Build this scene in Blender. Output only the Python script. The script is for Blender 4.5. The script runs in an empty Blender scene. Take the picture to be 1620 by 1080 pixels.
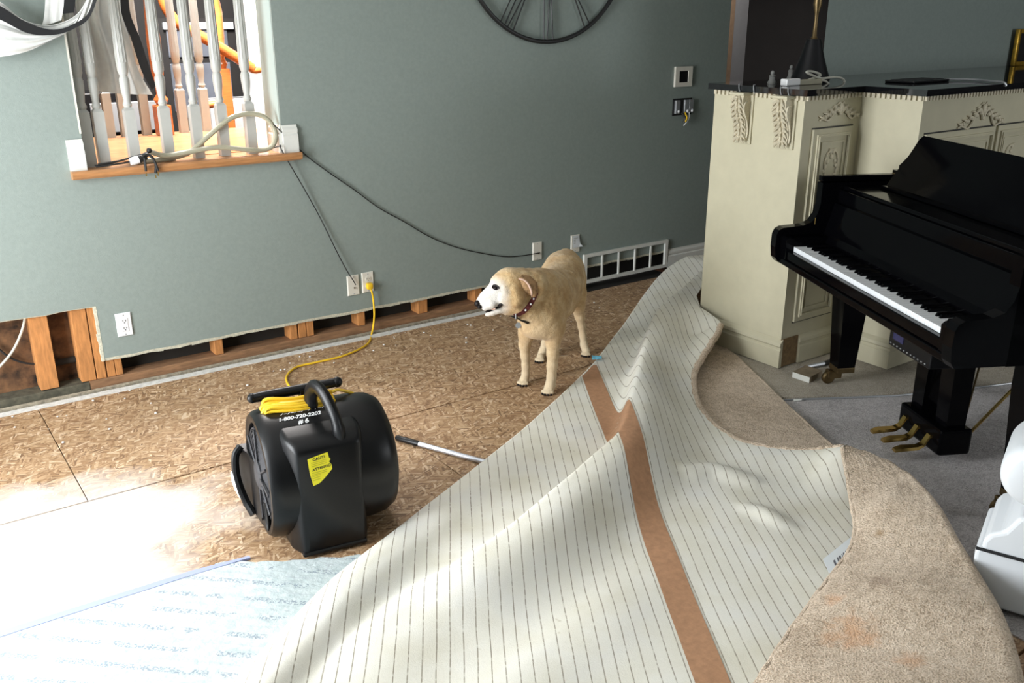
import bpy, bmesh, math, random
import numpy as np
from mathutils import Vector, Matrix, Euler
from mathutils.geometry import delaunay_2d_cdt
from mathutils.bvhtree import BVHTree

random.seed(7)
scene = bpy.context.scene
COL = scene.collection
PI = math.pi

# ------------------------------------------------------------------ camera
CAM_H = 1.68
FPX = 1448.66
C_R = Vector((0.81623461, -0.57771606, -0.00228458))
C_U = Vector((0.19392067, 0.27025435, 0.94305745))
C_F = Vector((0.54420202, 0.77019916, -0.33262204))
cd = bpy.data.cameras.new('camera')
cam = bpy.data.objects.new('camera', cd)
COL.objects.link(cam)
cd.sensor_width = 36.0
cd.lens = FPX / 1620 * 36
cd.clip_start = 0.05
cam.matrix_world = Matrix(((C_R.x, C_U.x, -C_F.x, 0), (C_R.y, C_U.y, -C_F.y, 0), (C_R.z, C_U.z, -C_F.z, CAM_H), (0, 0, 0, 1)))
scene.camera = cam
CAMP = Vector((0, 0, CAM_H))

# ------------------------------------------------------------------ world, lights, exposure
w = bpy.data.worlds.new('world'); scene.world = w; w.use_nodes = True
w.node_tree.nodes['Background'].inputs[0].default_value = (0.80, 0.88, 1.0, 1)
w.node_tree.nodes['Background'].inputs[1].default_value = 0.35
vs = scene.view_settings
vs.view_transform = 'Standard'; vs.look = 'None'; vs.gamma = 1.0; vs.exposure = 0.58
vs.use_curve_mapping = False

def area(name, loc, target, sx, sy, power, color):
    l = bpy.data.lights.new(name, 'AREA'); l.shape = 'RECTANGLE'; l.size = sx; l.size_y = sy
    l.energy = power; l.color = color
    o = bpy.data.objects.new(name, l); COL.objects.link(o)
    o.location = loc
    o.rotation_euler = (Vector(target) - Vector(loc)).to_track_quat('-Z', 'Z').to_euler()
    return o
# daylight through the room's patio window (left wall) and the foyer window, plus an added rear fill light
area('window_daylight', (-1.32, 3.0, 1.08), (0.7, 2.8, 0.95), 2.2, 1.5, 150, (0.93, 0.97, 1.0))
area('rear_fill', (6.0, -2.35, 1.6), (5.6, 0.0, 1.35), 1.8, 1.4, 48, (0.93, 0.97, 1.0))  # unseen fill, added to brighten the mantel and cabinet fronts
area('foyer_daylight', (1.75, 5.75, 2.95), (2.5, 6.4, 1.0), 1.0, 0.9, 240, (1.0, 0.95, 0.92))

area('hall_lamp', (5.7, 5.0, 2.5), (5.9, 5.3, 0.0), 0.4, 0.4, 7, (1.0, 0.9, 0.85))

# ------------------------------------------------------------------ unprojection helpers
def ray(px, py):
    return C_F + C_R * ((px - 810) / FPX) - C_U * ((py - 540) / FPX)
def at_z(px, py, z=0.0):
    r = ray(px, py); return CAMP + r * ((z - CAM_H) / r.z)
def at_y(px, py, y):
    r = ray(px, py); return CAMP + r * (y / r.y)
def at_x(px, py, x):
    r = ray(px, py); return CAMP + r * (x / r.x)
def at_d(px, py, d):
    return CAMP + ray(px, py) * d

# ------------------------------------------------------------------ materials
def new_mat(name):
    m = bpy.data.materials.new(name); m.use_nodes = True
    nt = m.node_tree; b = nt.nodes['Principled BSDF']
    return m, nt, b
def N(nt, t, **kw):
    n = nt.nodes.new(t)
    for k, v in kw.items(): setattr(n, k, v)
    return n
def ramp(nt, fac, stops):
    r = N(nt, 'ShaderNodeValToRGB')
    e = r.color_ramp.elements
    while len(e) < len(stops): e.new(0.5)
    for i, (p, c) in enumerate(stops):
        e[i].position = p; e[i].color = (*c, 1)
    nt.links.new(fac, r.inputs[0]); return r.outputs[0]
def mixc(nt, fac, a, b, mode='MIX'):
    m = N(nt, 'ShaderNodeMix', data_type='RGBA', blend_type=mode)
    for s, v in ((m.inputs[0], fac), (m.inputs[6], a), (m.inputs[7], b)):
        if isinstance(v, (int, float)): s.default_value = v
        elif isinstance(v, tuple): s.default_value = (*v, 1) if len(v) == 3 else v
        else: nt.links.new(v, s)
    return m.outputs[2]
def math_(nt, op, a, b=None, c=None):
    m = N(nt, 'ShaderNodeMath', operation=op)
    for s, v in zip(m.inputs, (a, b, c)):
        if v is None: continue
        if isinstance(v, (int, float)): s.default_value = v
        else: nt.links.new(v, s)
    return m.outputs[0]
def noise(nt, co, scale, detail=3, rough=0.5):
    n = N(nt, 'ShaderNodeTexNoise'); n.inputs['Scale'].default_value = scale
    n.inputs['Detail'].default_value = detail; n.inputs['Roughness'].default_value = rough
    nt.links.new(co, n.inputs['Vector']); return n.outputs['Fac']
def coords(nt, kind='Object', scale=(1, 1, 1), rot=(0, 0, 0)):
    t = N(nt, 'ShaderNodeTexCoord'); m = N(nt, 'ShaderNodeMapping')
    m.inputs['Scale'].default_value = scale; m.inputs['Rotation'].default_value = rot
    nt.links.new(t.outputs[kind], m.inputs['Vector']); return m.outputs['Vector']
def bump(nt, b, h, strength=0.3, dist=0.01):
    n = N(nt, 'ShaderNodeBump'); n.inputs['Strength'].default_value = strength; n.inputs['Distance'].default_value = dist
    nt.links.new(h, n.inputs['Height']); nt.links.new(n.outputs[0], b.inputs['Normal'])
MATS = {}
def mat(name, color, rough=0.5, metal=0.0, var=0.0, vscale=30, bmp=0.0, bscale=200, bdist=0.003, coat=0.0, spec=0.5, aniso=(1, 1, 1)):
    if name in MATS: return MATS[name]
    m, nt, b = new_mat(name)
    b.inputs['Base Color'].default_value = (*color, 1); b.inputs['Roughness'].default_value = rough
    b.inputs['Metallic'].default_value = metal; b.inputs['Coat Weight'].default_value = coat
    b.inputs['Specular IOR Level'].default_value = spec
    co = coords(nt, scale=aniso)
    if var:
        f = noise(nt, co, vscale, 4, 0.6)
        lo = tuple(c * (1 - var) for c in color); hi = tuple(min(1, c * (1 + var)) for c in color)
        nt.links.new(ramp(nt, f, [(0.3, lo), (0.7, hi)]), b.inputs['Base Color'])
    if bmp: bump(nt, b, noise(nt, co, bscale, 3), bmp, bdist)
    MATS[name] = m; return m

M_WALL = mat('wall_paint_sage', (0.228, 0.268, 0.245), 0.75, var=0.05, vscale=60, bmp=0.25, bscale=260, bdist=0.002)
M_JAMB = mat('jamb_paint', (0.34, 0.41, 0.385), 0.7, bmp=0.15, bscale=250)
M_GYPSUM = mat('gypsum_edge', (0.55, 0.53, 0.42), 0.9, var=0.25, vscale=90, bmp=0.5, bscale=120)
M_HALLWALL = mat('hall_wall', (0.36, 0.38, 0.40), 0.7, var=0.04)
M_TAN = mat('tan_casing', (0.38, 0.27, 0.18), 0.6, var=0.1)
M_WHITE = mat('white_trim', (0.68, 0.68, 0.63), 0.5, var=0.03)
M_BALWHITE = mat('baluster_white', (0.42, 0.42, 0.39), 0.45, var=0.03)
M_PLASTIC = mat('white_plastic', (0.74, 0.74, 0.74), 0.35)
M_IVORY = mat('ivory_plastic', (0.66, 0.63, 0.55), 0.4)
M_DARKSLOT = mat('dark_slot', (0.01, 0.01, 0.01), 0.6)
M_STUD = mat('stud_pine', (0.44, 0.185, 0.055), 0.75, var=0.25, vscale=14, aniso=(6, 6, 1), bmp=0.2)
M_PLATE = mat('sole_plate', (0.24, 0.125, 0.06), 0.8, var=0.3, vscale=12, aniso=(1, 6, 6))
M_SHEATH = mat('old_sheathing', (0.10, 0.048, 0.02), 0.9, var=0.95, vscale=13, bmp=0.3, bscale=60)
M_DARKBROWN = mat('dark_brown', (0.02, 0.017, 0.013), 0.95)  # near-black brown for the floor base, right cavity back and pipe
M_GREYWOOD = mat('weathered_wood', (0.075, 0.068, 0.045), 0.9, var=0.4, vscale=30)
M_CONC = mat('white_strip', (0.60, 0.58, 0.54), 0.9, var=0.18, vscale=45, bmp=0.4, bscale=90)
M_BLACK = mat('black_poly', (0.003, 0.003, 0.0035), 0.36, spec=0.32, bmp=0.12, bscale=420, bdist=0.001)
M_BLACKD = mat('black_hole', (0.003, 0.003, 0.003), 0.7)
M_GRILL = mat('grill_dusty', (0.030, 0.030, 0.034), 0.55, var=0.4, vscale=80)
M_PIANO = mat('piano_lacquer', (0.0015, 0.0015, 0.002), 0.10, coat=0.0, spec=0.09)
M_PIANOM = mat('piano_satin', (0.004, 0.004, 0.005), 0.35, spec=0.3)
M_KEYW = mat('key_white', (0.80, 0.82, 0.84), 0.25)
M_BRASS = mat('brass', (0.62, 0.42, 0.14), 0.22, metal=1.0)
M_BRASSD = mat('brass_dull', (0.15, 0.105, 0.05), 0.4, metal=0.9, var=0.2)
M_CREAM = mat('cream_cabinet', (0.51, 0.47, 0.335), 0.55, var=0.04, vscale=12)
M_CARVE = mat('cream_carving', (0.58, 0.52, 0.385), 0.6, var=0.18, vscale=120)
M_RAW = mat('raw_wood_end', (0.17, 0.105, 0.045), 0.85, var=0.3, vscale=60)
M_SLAB = mat('black_granite', (0.006, 0.006, 0.007), 0.04, var=0.5, vscale=200, spec=0.7)
M_CABLEW = mat('white_cable', (0.50, 0.49, 0.42), 0.5)
M_CABLEB = mat('black_cable', (0.012, 0.012, 0.012), 0.5)
M_HOSE = mat('beige_hose', (0.35, 0.33, 0.24), 0.45)
M_YELLOW = mat('yellow_cord', (0.80, 0.50, 0.02), 0.4)
M_GOLD = mat('gold_frame', (0.50, 0.30, 0.04), 0.35, metal=0.7, var=0.3)
M_OAK = mat('orange_oak', (0.60, 0.17, 0.04), 0.3, var=0.2, vscale=8, aniso=(1, 1, 8))
M_OAKFLOOR = mat('landing_oak', (0.52, 0.26, 0.12), 0.22, var=0.25, vscale=7, aniso=(1, 8, 1))
M_SILL = mat('sill_oak', (0.40, 0.19, 0.075), 0.35, var=0.25, vscale=9, aniso=(1, 8, 8))
M_HALLFLOOR = mat('hall_wood', (0.06, 0.025, 0.012), 0.35, var=0.3, vscale=10)
M_FABRIC = mat('sheer_white', (0.60, 0.60, 0.57), 0.85, var=0.06, vscale=40, bmp=0.2, bscale=300)
M_BAND = mat('black_ribbon', (0.004, 0.004, 0.005), 0.6)
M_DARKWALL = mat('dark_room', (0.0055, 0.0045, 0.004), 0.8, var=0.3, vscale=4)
M_IRON = mat('wrought_iron', (0.008, 0.008, 0.008), 0.45)
M_ALU = mat('aluminium_pole', (0.60, 0.62, 0.68), 0.32, metal=0.6)
M_SOFA = mat('white_leather', (0.74, 0.77, 0.80), 0.45, bmp=0.08, bscale=90)
M_BLUE = mat('blue_tape', (0.18, 0.55, 0.75), 0.5, var=0.2, vscale=60)
M_PADBLUE = mat('pad_edge_blue', (0.32, 0.36, 0.58), 0.6)
M_NOTE = mat('note_paper', (0.55, 0.57, 0.58), 0.8)
M_LIGHTGREY = mat('grey_metal', (0.35, 0.36, 0.37), 0.35, metal=0.5)
M_INK = mat('ink_black', (0.01, 0.01, 0.01), 0.7)
M_INKGREY = mat('ink_grey', (0.25, 0.25, 0.2), 0.7)
M_INKWHITE = mat('ink_white', (0.8, 0.8, 0.8), 0.7)
M_CAUTION = mat('caution_yellow', (0.90, 0.80, 0.02), 0.5)
M_RED = mat('collar_red', (0.10, 0.012, 0.012), 0.6)
M_PINK = mat('pink_skin', (0.62, 0.42, 0.32), 0.6)
M_NOSE = mat('dog_nose', (0.009, 0.006, 0.006), 0.5, spec=0.2)
M_EYE = mat('dog_eye', (0.006, 0.004, 0.003), 0.4, spec=0.15)

def osb_mat():
    m, nt, b = new_mat('osb_flakes')
    g = N(nt, 'ShaderNodeNewGeometry')
    outs = []
    for i, (rz, sc) in enumerate(((0.25, 1.0), (1.15, 0.9), (-0.65, 0.95), (0.3, 1.5))):
        mp = N(nt, 'ShaderNodeMapping', vector_type='TEXTURE'); mp.inputs['Rotation'].default_value = (0, 0, rz + 0.1)
        mp.inputs['Scale'].default_value = (1 / (19 * sc), 1 / (125 * sc), 1 / 12); mp.inputs['Location'].default_value = (i * 3.1, i * 1.7, 0)
        nt.links.new(g.outputs['Position'], mp.inputs['Vector'])
        v = N(nt, 'ShaderNodeTexVoronoi'); v.inputs['Scale'].default_value = 1.0
        nt.links.new(mp.outputs[0], v.inputs['Vector'])
        outs.append((v.outputs['Color'], v.outputs['Distance']))
    vm = N(nt, 'ShaderNodeMapping'); nt.links.new(g.outputs['Position'], vm.inputs['Vector'])
    sel = noise(nt, vm.outputs[0], 24, 2); sel2 = noise(nt, vm.outputs[0], 19, 2)
    c = mixc(nt, math_(nt, 'GREATER_THAN', sel, 0.5), outs[0][0], outs[1][0])
    c = mixc(nt, math_(nt, 'GREATER_THAN', sel2, 0.54), c, outs[2][0])
    sp = N(nt, 'ShaderNodeSeparateColor'); nt.links.new(c, sp.inputs[0])
    col = ramp(nt, sp.outputs[0], [(0.0, (0.10, 0.048, 0.016)), (0.15, (0.23, 0.125, 0.052)), (0.5, (0.36, 0.225, 0.11)), (0.8, (0.48, 0.325, 0.18)), (1.0, (0.70, 0.54, 0.37))])
    big = noise(nt, vm.outputs[0], 2.2, 4)
    col = mixc(nt, math_(nt, 'MULTIPLY', big, 0.45), col, (0.43, 0.25, 0.15))
    # fine dark strand lines
    sm1 = N(nt, 'ShaderNodeMapping', vector_type='TEXTURE'); sm1.inputs['Rotation'].default_value = (0, 0, 0.45); sm1.inputs['Scale'].default_value = (1 / 9, 1 / 150, 1 / 9); nt.links.new(g.outputs['Position'], sm1.inputs['Vector'])
    sm2 = N(nt, 'ShaderNodeMapping', vector_type='TEXTURE'); sm2.inputs['Rotation'].default_value = (0, 0, -0.45); sm2.inputs['Scale'].default_value = (1 / 11, 1 / 130, 1 / 9); nt.links.new(g.outputs['Position'], sm2.inputs['Vector'])
    st = noise(nt, sm1.outputs[0], 1.0, 3); st2 = noise(nt, sm2.outputs[0], 1.0, 3)
    col = mixc(nt, math_(nt, 'MULTIPLY', math_(nt, 'GREATER_THAN', st2, 0.60), 0.40), col, (0.20, 0.10, 0.045))
    col = mixc(nt, math_(nt, 'MULTIPLY', math_(nt, 'LESS_THAN', st2, 0.36), 0.40), col, (0.66, 0.50, 0.33))
    col = mixc(nt, math_(nt, 'MULTIPLY', math_(nt, 'GREATER_THAN', st, 0.62), 0.5), col, (0.15, 0.075, 0.035))
    # pale patch in the colour: white compound, widened to paint in blown-out window light
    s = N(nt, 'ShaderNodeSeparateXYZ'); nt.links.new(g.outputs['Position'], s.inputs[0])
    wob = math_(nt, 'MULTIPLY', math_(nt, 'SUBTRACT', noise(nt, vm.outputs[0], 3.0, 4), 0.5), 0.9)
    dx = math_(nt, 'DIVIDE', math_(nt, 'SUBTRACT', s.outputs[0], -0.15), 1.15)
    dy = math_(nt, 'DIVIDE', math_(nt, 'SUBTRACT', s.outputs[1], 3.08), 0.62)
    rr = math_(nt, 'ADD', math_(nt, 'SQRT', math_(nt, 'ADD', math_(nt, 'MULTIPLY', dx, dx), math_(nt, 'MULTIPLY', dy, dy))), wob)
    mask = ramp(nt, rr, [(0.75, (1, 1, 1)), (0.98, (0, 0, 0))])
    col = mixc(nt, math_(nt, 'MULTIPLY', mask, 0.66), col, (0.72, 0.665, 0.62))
    nt.links.new(col, b.inputs['Base Color'])
    b.inputs['Roughness'].default_value = 0.62
    h = math_(nt, 'ADD', sp.outputs[1], math_(nt, 'MULTIPLY', st, 0.5))
    bump(nt, b, h, 0.35, 0.003)
    return m
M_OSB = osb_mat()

def pile_mat(name, dark, mid, light, stains=None, scale=180):
    m, nt, b = new_mat(name)
    g = N(nt, 'ShaderNodeNewGeometry'); p = g.outputs['Position']
    f = noise(nt, p, scale, 2, 0.7); f2 = noise(nt, p, 30, 4, 0.65); f3 = noise(nt, p, 4, 3)
    v = math_(nt, 'ADD', math_(nt, 'MULTIPLY', f, 0.6), math_(nt, 'ADD', math_(nt, 'MULTIPLY', f2, 0.25), math_(nt, 'MULTIPLY', f3, 0.15)))
    col = ramp(nt, v, [(0.38, dark), (0.5, mid), (0.62, light)])
    if stains:
        for cx, cy, r, sc in stains:
            s = N(nt, 'ShaderNodeVectorMath', operation='DISTANCE'); nt.links.new(p, s.inputs[0]); s.inputs[1].default_value = (cx, cy, 0.12)
            k = math_(nt, 'ADD', math_(nt, 'DIVIDE', s.outputs['Value'], r), math_(nt, 'MULTIPLY', math_(nt, 'SUBTRACT', noise(nt, p, 22, 3), 0.5), 2.2))
            mk = ramp(nt, k, [(0.2, (1, 1, 1)), (1.0, (0, 0, 0))])
            col = mixc(nt, math_(nt, 'MULTIPLY', mk, 0.55), col, sc)
    nt.links.new(col, b.inputs['Base Color']); b.inputs['Roughness'].default_value = 1.0
    b.inputs['Specular IOR Level'].default_value = 0.1; b.inputs['Sheen Weight'].default_value = 0.15
    bump(nt, b, math_(nt, 'ADD', f, math_(nt, 'MULTIPLY', f2, 0.7)), 0.9, 0.008)
    return m
M_GREYPILE = pile_mat('grey_pile', (0.28, 0.255, 0.245), (0.48, 0.445, 0.435), (0.66, 0.62, 0.61))
M_HEARTHPILE = pile_mat('hearth_pile', (0.24, 0.205, 0.15), (0.39, 0.34, 0.265), (0.52, 0.46, 0.375))
M_TANPILE = pile_mat('tan_pile', (0.32, 0.235, 0.155), (0.61, 0.48, 0.355), (0.80, 0.665, 0.53),
                     stains=[(1.95, 1.18, 0.09, (0.62, 0.30, 0.13)), (2.05, 1.32, 0.05, (0.62, 0.30, 0.13)), (2.45, 1.42, 0.025, (0.30, 0.16, 0.04)), (2.2, 1.25, 0.05, (0.26, 0.17, 0.11)), (1.95, 1.0, 0.05, (0.6, 0.32, 0.16))])

# tape direction on the carpet backing, in plan
TAPE_A = Vector((2.80, 3.30, 0)); TAPE_B = Vector((1.572, 1.306, 0))
TDIR = (TAPE_B - TAPE_A).normalized(); TNRM = Vector((-TDIR.y, TDIR.x, 0))
def backing_mat():
    m, nt, b = new_mat('carpet_backing')
    uv = N(nt, 'ShaderNodeUVMap'); uv.uv_map = 'UVMap'
    s = N(nt, 'ShaderNodeSeparateXYZ'); nt.links.new(uv.outputs[0], s.inputs[0])
    g = N(nt, 'ShaderNodeNewGeometry'); p = g.outputs['Position']
    wob = math_(nt, 'MULTIPLY', math_(nt, 'SUBTRACT', noise(nt, p, 6, 2), 0.5), 0.006)
    u = math_(nt, 'ADD', s.outputs[0], wob)
    fr = math_(nt, 'FRACT', math_(nt, 'DIVIDE', u, 0.0375))
    line = math_(nt, 'LESS_THAN', math_(nt, 'ABSOLUTE', math_(nt, 'SUBTRACT', fr, 0.5)), 0.045)
    brk = ramp(nt, noise(nt, p, 60, 2), [(0.25, (0.15, 0.15, 0.15)), (0.5, (1, 1, 1))])
    f = noise(nt, p, 5, 4); ff = noise(nt, p, 300, 2)
    base = ramp(nt, f, [(0.3, (0.69, 0.66, 0.555)), (0.55, (0.77, 0.75, 0.675)), (0.75, (0.76, 0.75, 0.71))])
    base = mixc(nt, math_(nt, 'MULTIPLY', ff, 0.22), base, (0.45, 0.43, 0.35))
    sp = ramp(nt, noise(nt, p, 26, 2), [(0.74, (0, 0, 0)), (0.78, (1, 1, 1))])
    base = mixc(nt, math_(nt, 'MULTIPLY', sp, 0.35), base, (0.38, 0.33, 0.22))
    col = mixc(nt, math_(nt, 'MULTIPLY', math_(nt, 'MULTIPLY', line, brk), 0.75), base, (0.20, 0.165, 0.115))
    nt.links.new(col, b.inputs['Base Color']); b.inputs['Roughness'].default_value = 0.9
    b.inputs['Specular IOR Level'].default_value = 0.15
    bump(nt, b, ff, 0.25, 0.003)
    return m
M_BACK = backing_mat()
M_TAPE = mat('brown_seam_tape', (0.40, 0.215, 0.115), 0.8, var=0.14, vscale=45, bmp=0.15)

def pad_mat():
    m, nt, b = new_mat('underlay_print')
    g = N(nt, 'ShaderNodeNewGeometry')
    mp = N(nt, 'ShaderNodeMapping'); mp.inputs['Rotation'].default_value = (0, 0, 0.75)
    nt.links.new(g.outputs['Position'], mp.inputs['Vector']); p = mp.outputs[0]
    s = N(nt, 'ShaderNodeSeparateXYZ'); nt.links.new(p, s.inputs[0])
    br = N(nt, 'ShaderNodeTexBrick'); br.inputs['Scale'].default_value = 1.0
    br.inputs['Brick Width'].default_value = 0.17; br.inputs['Row Height'].default_value = 0.085
    br.inputs['Mortar Size'].default_value = 0.003; br.offset = 0.5
    nt.links.new(p, br.inputs['Vector'])
    # printed word marks: short strokes in the middle of each cell
    row = math_(nt, 'FRACT', math_(nt, 'DIVIDE', s.outputs[1], 0.085))
    band = math_(nt, 'LESS_THAN', math_(nt, 'ABSOLUTE', math_(nt, 'SUBTRACT', row, 0.5)), 0.13)
    st = noise(nt, p, 190, 1)
    cellgap = math_(nt, 'GREATER_THAN', noise(nt, p, 10, 1), 0.45)
    word = math_(nt, 'MULTIPLY', math_(nt, 'MULTIPLY', band, math_(nt, 'GREATER_THAN', st, 0.52)), cellgap)
    f = noise(nt, p, 40, 4)
    base = ramp(nt, f, [(0.3, (0.40, 0.47, 0.475)), (0.6, (0.52, 0.58, 0.58))])
    c = mixc(nt, math_(nt, 'MULTIPLY', word, 0.7), base, (0.16, 0.20, 0.26))
    c = mixc(nt, math_(nt, 'MULTIPLY', math_(nt, 'MULTIPLY', br.outputs['Fac'], cellgap), 0.35), c, (0.35, 0.38, 0.42))
    nt.links.new(c, b.inputs['Base Color']); b.inputs['Roughness'].default_value = 0.6
    bump(nt, b, noise(nt, p, 70, 3), 0.5, 0.004)
    return m
M_PAD = pad_mat()

def barcode_mat():
    m, nt, b = new_mat('label_print')
    uv = N(nt, 'ShaderNodeUVMap'); uv.uv_map = 'UVMap'
    s = N(nt, 'ShaderNodeSeparateXYZ'); nt.links.new(uv.outputs[0], s.inputs[0])
    n = N(nt, 'ShaderNodeTexNoise', noise_dimensions='1D'); n.inputs['Scale'].default_value = 17; n.inputs['Detail'].default_value = 0
    nt.links.new(s.outputs[0], n.inputs['W'])
    bars = math_(nt, 'GREATER_THAN', n.outputs['Fac'], 0.5)
    inx = math_(nt, 'LESS_THAN', math_(nt, 'ABSOLUTE', math_(nt, 'SUBTRACT', s.outputs[0], 0.55)), 0.36)
    iny = math_(nt, 'LESS_THAN', math_(nt, 'ABSOLUTE', math_(nt, 'SUBTRACT', s.outputs[1], 0.48)), 0.26)
    k = math_(nt, 'MULTIPLY', math_(nt, 'MULTIPLY', bars, inx), iny)
    nt.links.new(mixc(nt, k, (0.72, 0.76, 0.78), (0.10, 0.10, 0.12)), b.inputs['Base Color'])
    b.inputs['Roughness'].default_value = 0.5
    return m
M_BARCODE = barcode_mat()

def dog_mat(head, rump):
    m, nt, b = new_mat('dog_coat')
    g = N(nt, 'ShaderNodeNewGeometry'); p = g.outputs['Position']
    f = noise(nt, p, 17, 5, 0.72); ff = noise(nt, p, 190, 3, 0.7)
    col = ramp(nt, f, [(0.36, (0.44, 0.26, 0.105)), (0.5, (0.57, 0.38, 0.185)), (0.64, (0.68, 0.51, 0.29))])
    def blob(col, c, r0, r1, to, k):
        d = N(nt, 'ShaderNodeVectorMath', operation='DISTANCE'); nt.links.new(p, d.inputs[0]); d.inputs[1].default_value = c
        dd = math_(nt, 'ADD', d.outputs['Value'], math_(nt, 'MULTIPLY', math_(nt, 'SUBTRACT', f, 0.5), 0.05))
        mr = N(nt, 'ShaderNodeMapRange'); mr.inputs[1].default_value = r0; mr.inputs[2].default_value = r1; mr.inputs[3].default_value = k; mr.inputs[4].default_value = 0
        nt.links.new(dd, mr.inputs[0]); return mixc(nt, mr.outputs[0], col, to)
    s = N(nt, 'ShaderNodeSeparateXYZ'); nt.links.new(p, s.inputs[0])
    leg = N(nt, 'ShaderNodeMapRange'); leg.inputs[1].default_value = 0.34; leg.inputs[2].default_value = 0.06; leg.inputs[3].default_value = 0; leg.inputs[4].default_value = 0.75
    nt.links.new(s.outputs[2], leg.inputs[0])
    col = mixc(nt, leg.outputs[0], col, (0.68, 0.58, 0.42))
    for a in head: col = blob(col, *a)
    for a in rump: col = blob(col, *a)
    col = mixc(nt, math_(nt, 'MULTIPLY', ff, 0.3), col, (0.40, 0.27, 0.14))
    nt.links.new(col, b.inputs['Base Color']); b.inputs['Roughness'].default_value = 0.9
    b.inputs['Specular IOR Level'].default_value = 0.15; b.inputs['Sheen Weight'].default_value = 0.2
    bump(nt, b, math_(nt, 'ADD', ff, f), 0.55, 0.006)
    return m

# ------------------------------------------------------------------ mesh builder
class MB:
    def __init__(s): s.v = []; s.f = []; s.m = []; s.cur = 0; s.uv = {}
    def add(s, vs_, fs, M=None):
        o = len(s.v)
        for p in vs_:
            p = Vector(p)
            s.v.append(M @ p if M else p)
        for f in fs: s.f.append(tuple(i + o for i in f)); s.m.append(s.cur)
        return s
    def box(s, a, b, M=None, bev=0.0):
        x0, y0, z0 = (min(a[i], b[i]) for i in range(3)); x1, y1, z1 = (max(a[i], b[i]) for i in range(3))
        if bev <= 0:
            return s.add([(x0, y0, z0), (x1, y0, z0), (x1, y1, z0), (x0, y1, z0), (x0, y0, z1), (x1, y0, z1), (x1, y1, z1), (x0, y1, z1)],
                  [(0, 3, 2, 1), (4, 5, 6, 7), (0, 1, 5, 4), (1, 2, 6, 5), (2, 3, 7, 6), (3, 0, 4, 7)], M)
        bm = bmesh.new(); bmesh.ops.create_cube(bm, size=1)
        for v in bm.verts: v.co = Vector(((x0 + x1) / 2 + v.co.x * (x1 - x0), (y0 + y1) / 2 + v.co.y * (y1 - y0), (z0 + z1) / 2 + v.co.z * (z1 - z0)))
        bmesh.ops.bevel(bm, geom=bm.edges[:], offset=min(bev, (x1 - x0) * .49, (y1 - y0) * .49, (z1 - z0) * .49), segments=2, affect='EDGES', profile=0.5)
        s.bm(bm, M); bm.free(); return s
    def bm(s, bm, M=None):
        bm.verts.index_update()
        return s.add([v.co.copy() for v in bm.verts], [tuple(v.index for v in f.verts) for f in bm.faces], M)
    def prism(s, poly, axis, a, b, M=None):
        """extrude a 2D polygon (list of pairs) along axis between a and b"""
        def P(q, t):
            return (t, q[0], q[1]) if axis == 0 else (q[0], t, q[1]) if axis == 1 else (q[0], q[1], t)
        n = len(poly)
        return s.add([P(q, a) for q in poly] + [P(q, b) for q in poly],
                     [tuple(range(n))[::-1], tuple(range(n, 2 * n))] + [(i, (i + 1) % n, n + (i + 1) % n, n + i) for i in range(n)], M)
    def loft(s, rings, caps=True, M=None, closed=True):
        n = len(rings[0]); vs_ = [p for r in rings for p in r]; fs = []
        for k in range(len(rings) - 1):
            for i in range(n if closed else n - 1):
                j = (i + 1) % n
                fs.append((k * n + i, k * n + j, (k + 1) * n + j, (k + 1) * n + i))
        if caps and closed:
            fs.append(tuple(range(n))[::-1]); fs.append(tuple((len(rings) - 1) * n + i for i in range(n)))
        return s.add(vs_, fs, M)
    def tube(s, path, r, seg=10, M=None, flat=1.0):
        path = [Vector(p) for p in path]; rs = r if isinstance(r, (list, tuple)) else [r] * len(path)
        t0 = (path[1] - path[0]).normalized(); up = Vector((0, 0, 1)) if abs(t0.z) < 0.9 else Vector((1, 0, 0))
        nrm = (up - t0 * up.dot(t0)).normalized(); rings = []
        for i, p in enumerate(path):
            t = (path[min(i + 1, len(path) - 1)] - path[max(i - 1, 0)]).normalized()
            nn = nrm - t * nrm.dot(t)
            nrm = nn.normalized() if nn.length > 1e-6 else nrm
            bi = t.cross(nrm)
            rings.append([p + (nrm * math.cos(a) * flat + bi * math.sin(a)) * rs[i] for a in [2 * PI * k / seg for k in range(seg)]])
        return s.loft(rings, True, M)
    def lathe(s, prof, seg=20, M=None, caps=True):
        """prof: (radius, z) pairs about z"""
        rings = [[(max(r, 1e-5) * math.cos(2 * PI * k / seg), max(r, 1e-5) * math.sin(2 * PI * k / seg), z) for k in range(seg)] for r, z in prof]
        return s.loft(rings, caps, M)
    def ball(s, c, r, seg=14, rings=8, M=None):
        r = (r, r, r) if isinstance(r, (int, float)) else r
        vs_ = [Vector((c[0], c[1], c[2] + r[2]))]; fs = []
        for i in range(1, rings):
            a = PI * i / rings
            for k in range(seg):
                b = 2 * PI * k / seg
                vs_.append(Vector((c[0] + r[0] * math.sin(a) * math.cos(b), c[1] + r[1] * math.sin(a) * math.sin(b), c[2] + r[2] * math.cos(a))))
        vs_.append(Vector((c[0], c[1], c[2] - r[2])))
        for k in range(seg): fs.append((0, 1 + k, 1 + (k + 1) % seg))
        for i in range(rings - 2):
            for k in range(seg):
                a = 1 + i * seg; fs.append((a + k, a + seg + k, a + seg + (k + 1) % seg, a + (k + 1) % seg))
        e = len(vs_) - 1; a = 1 + (rings - 2) * seg
        for k in range(seg): fs.append((e, a + (k + 1) % seg, a + k))
        return s.add(vs_, fs, M)
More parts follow.
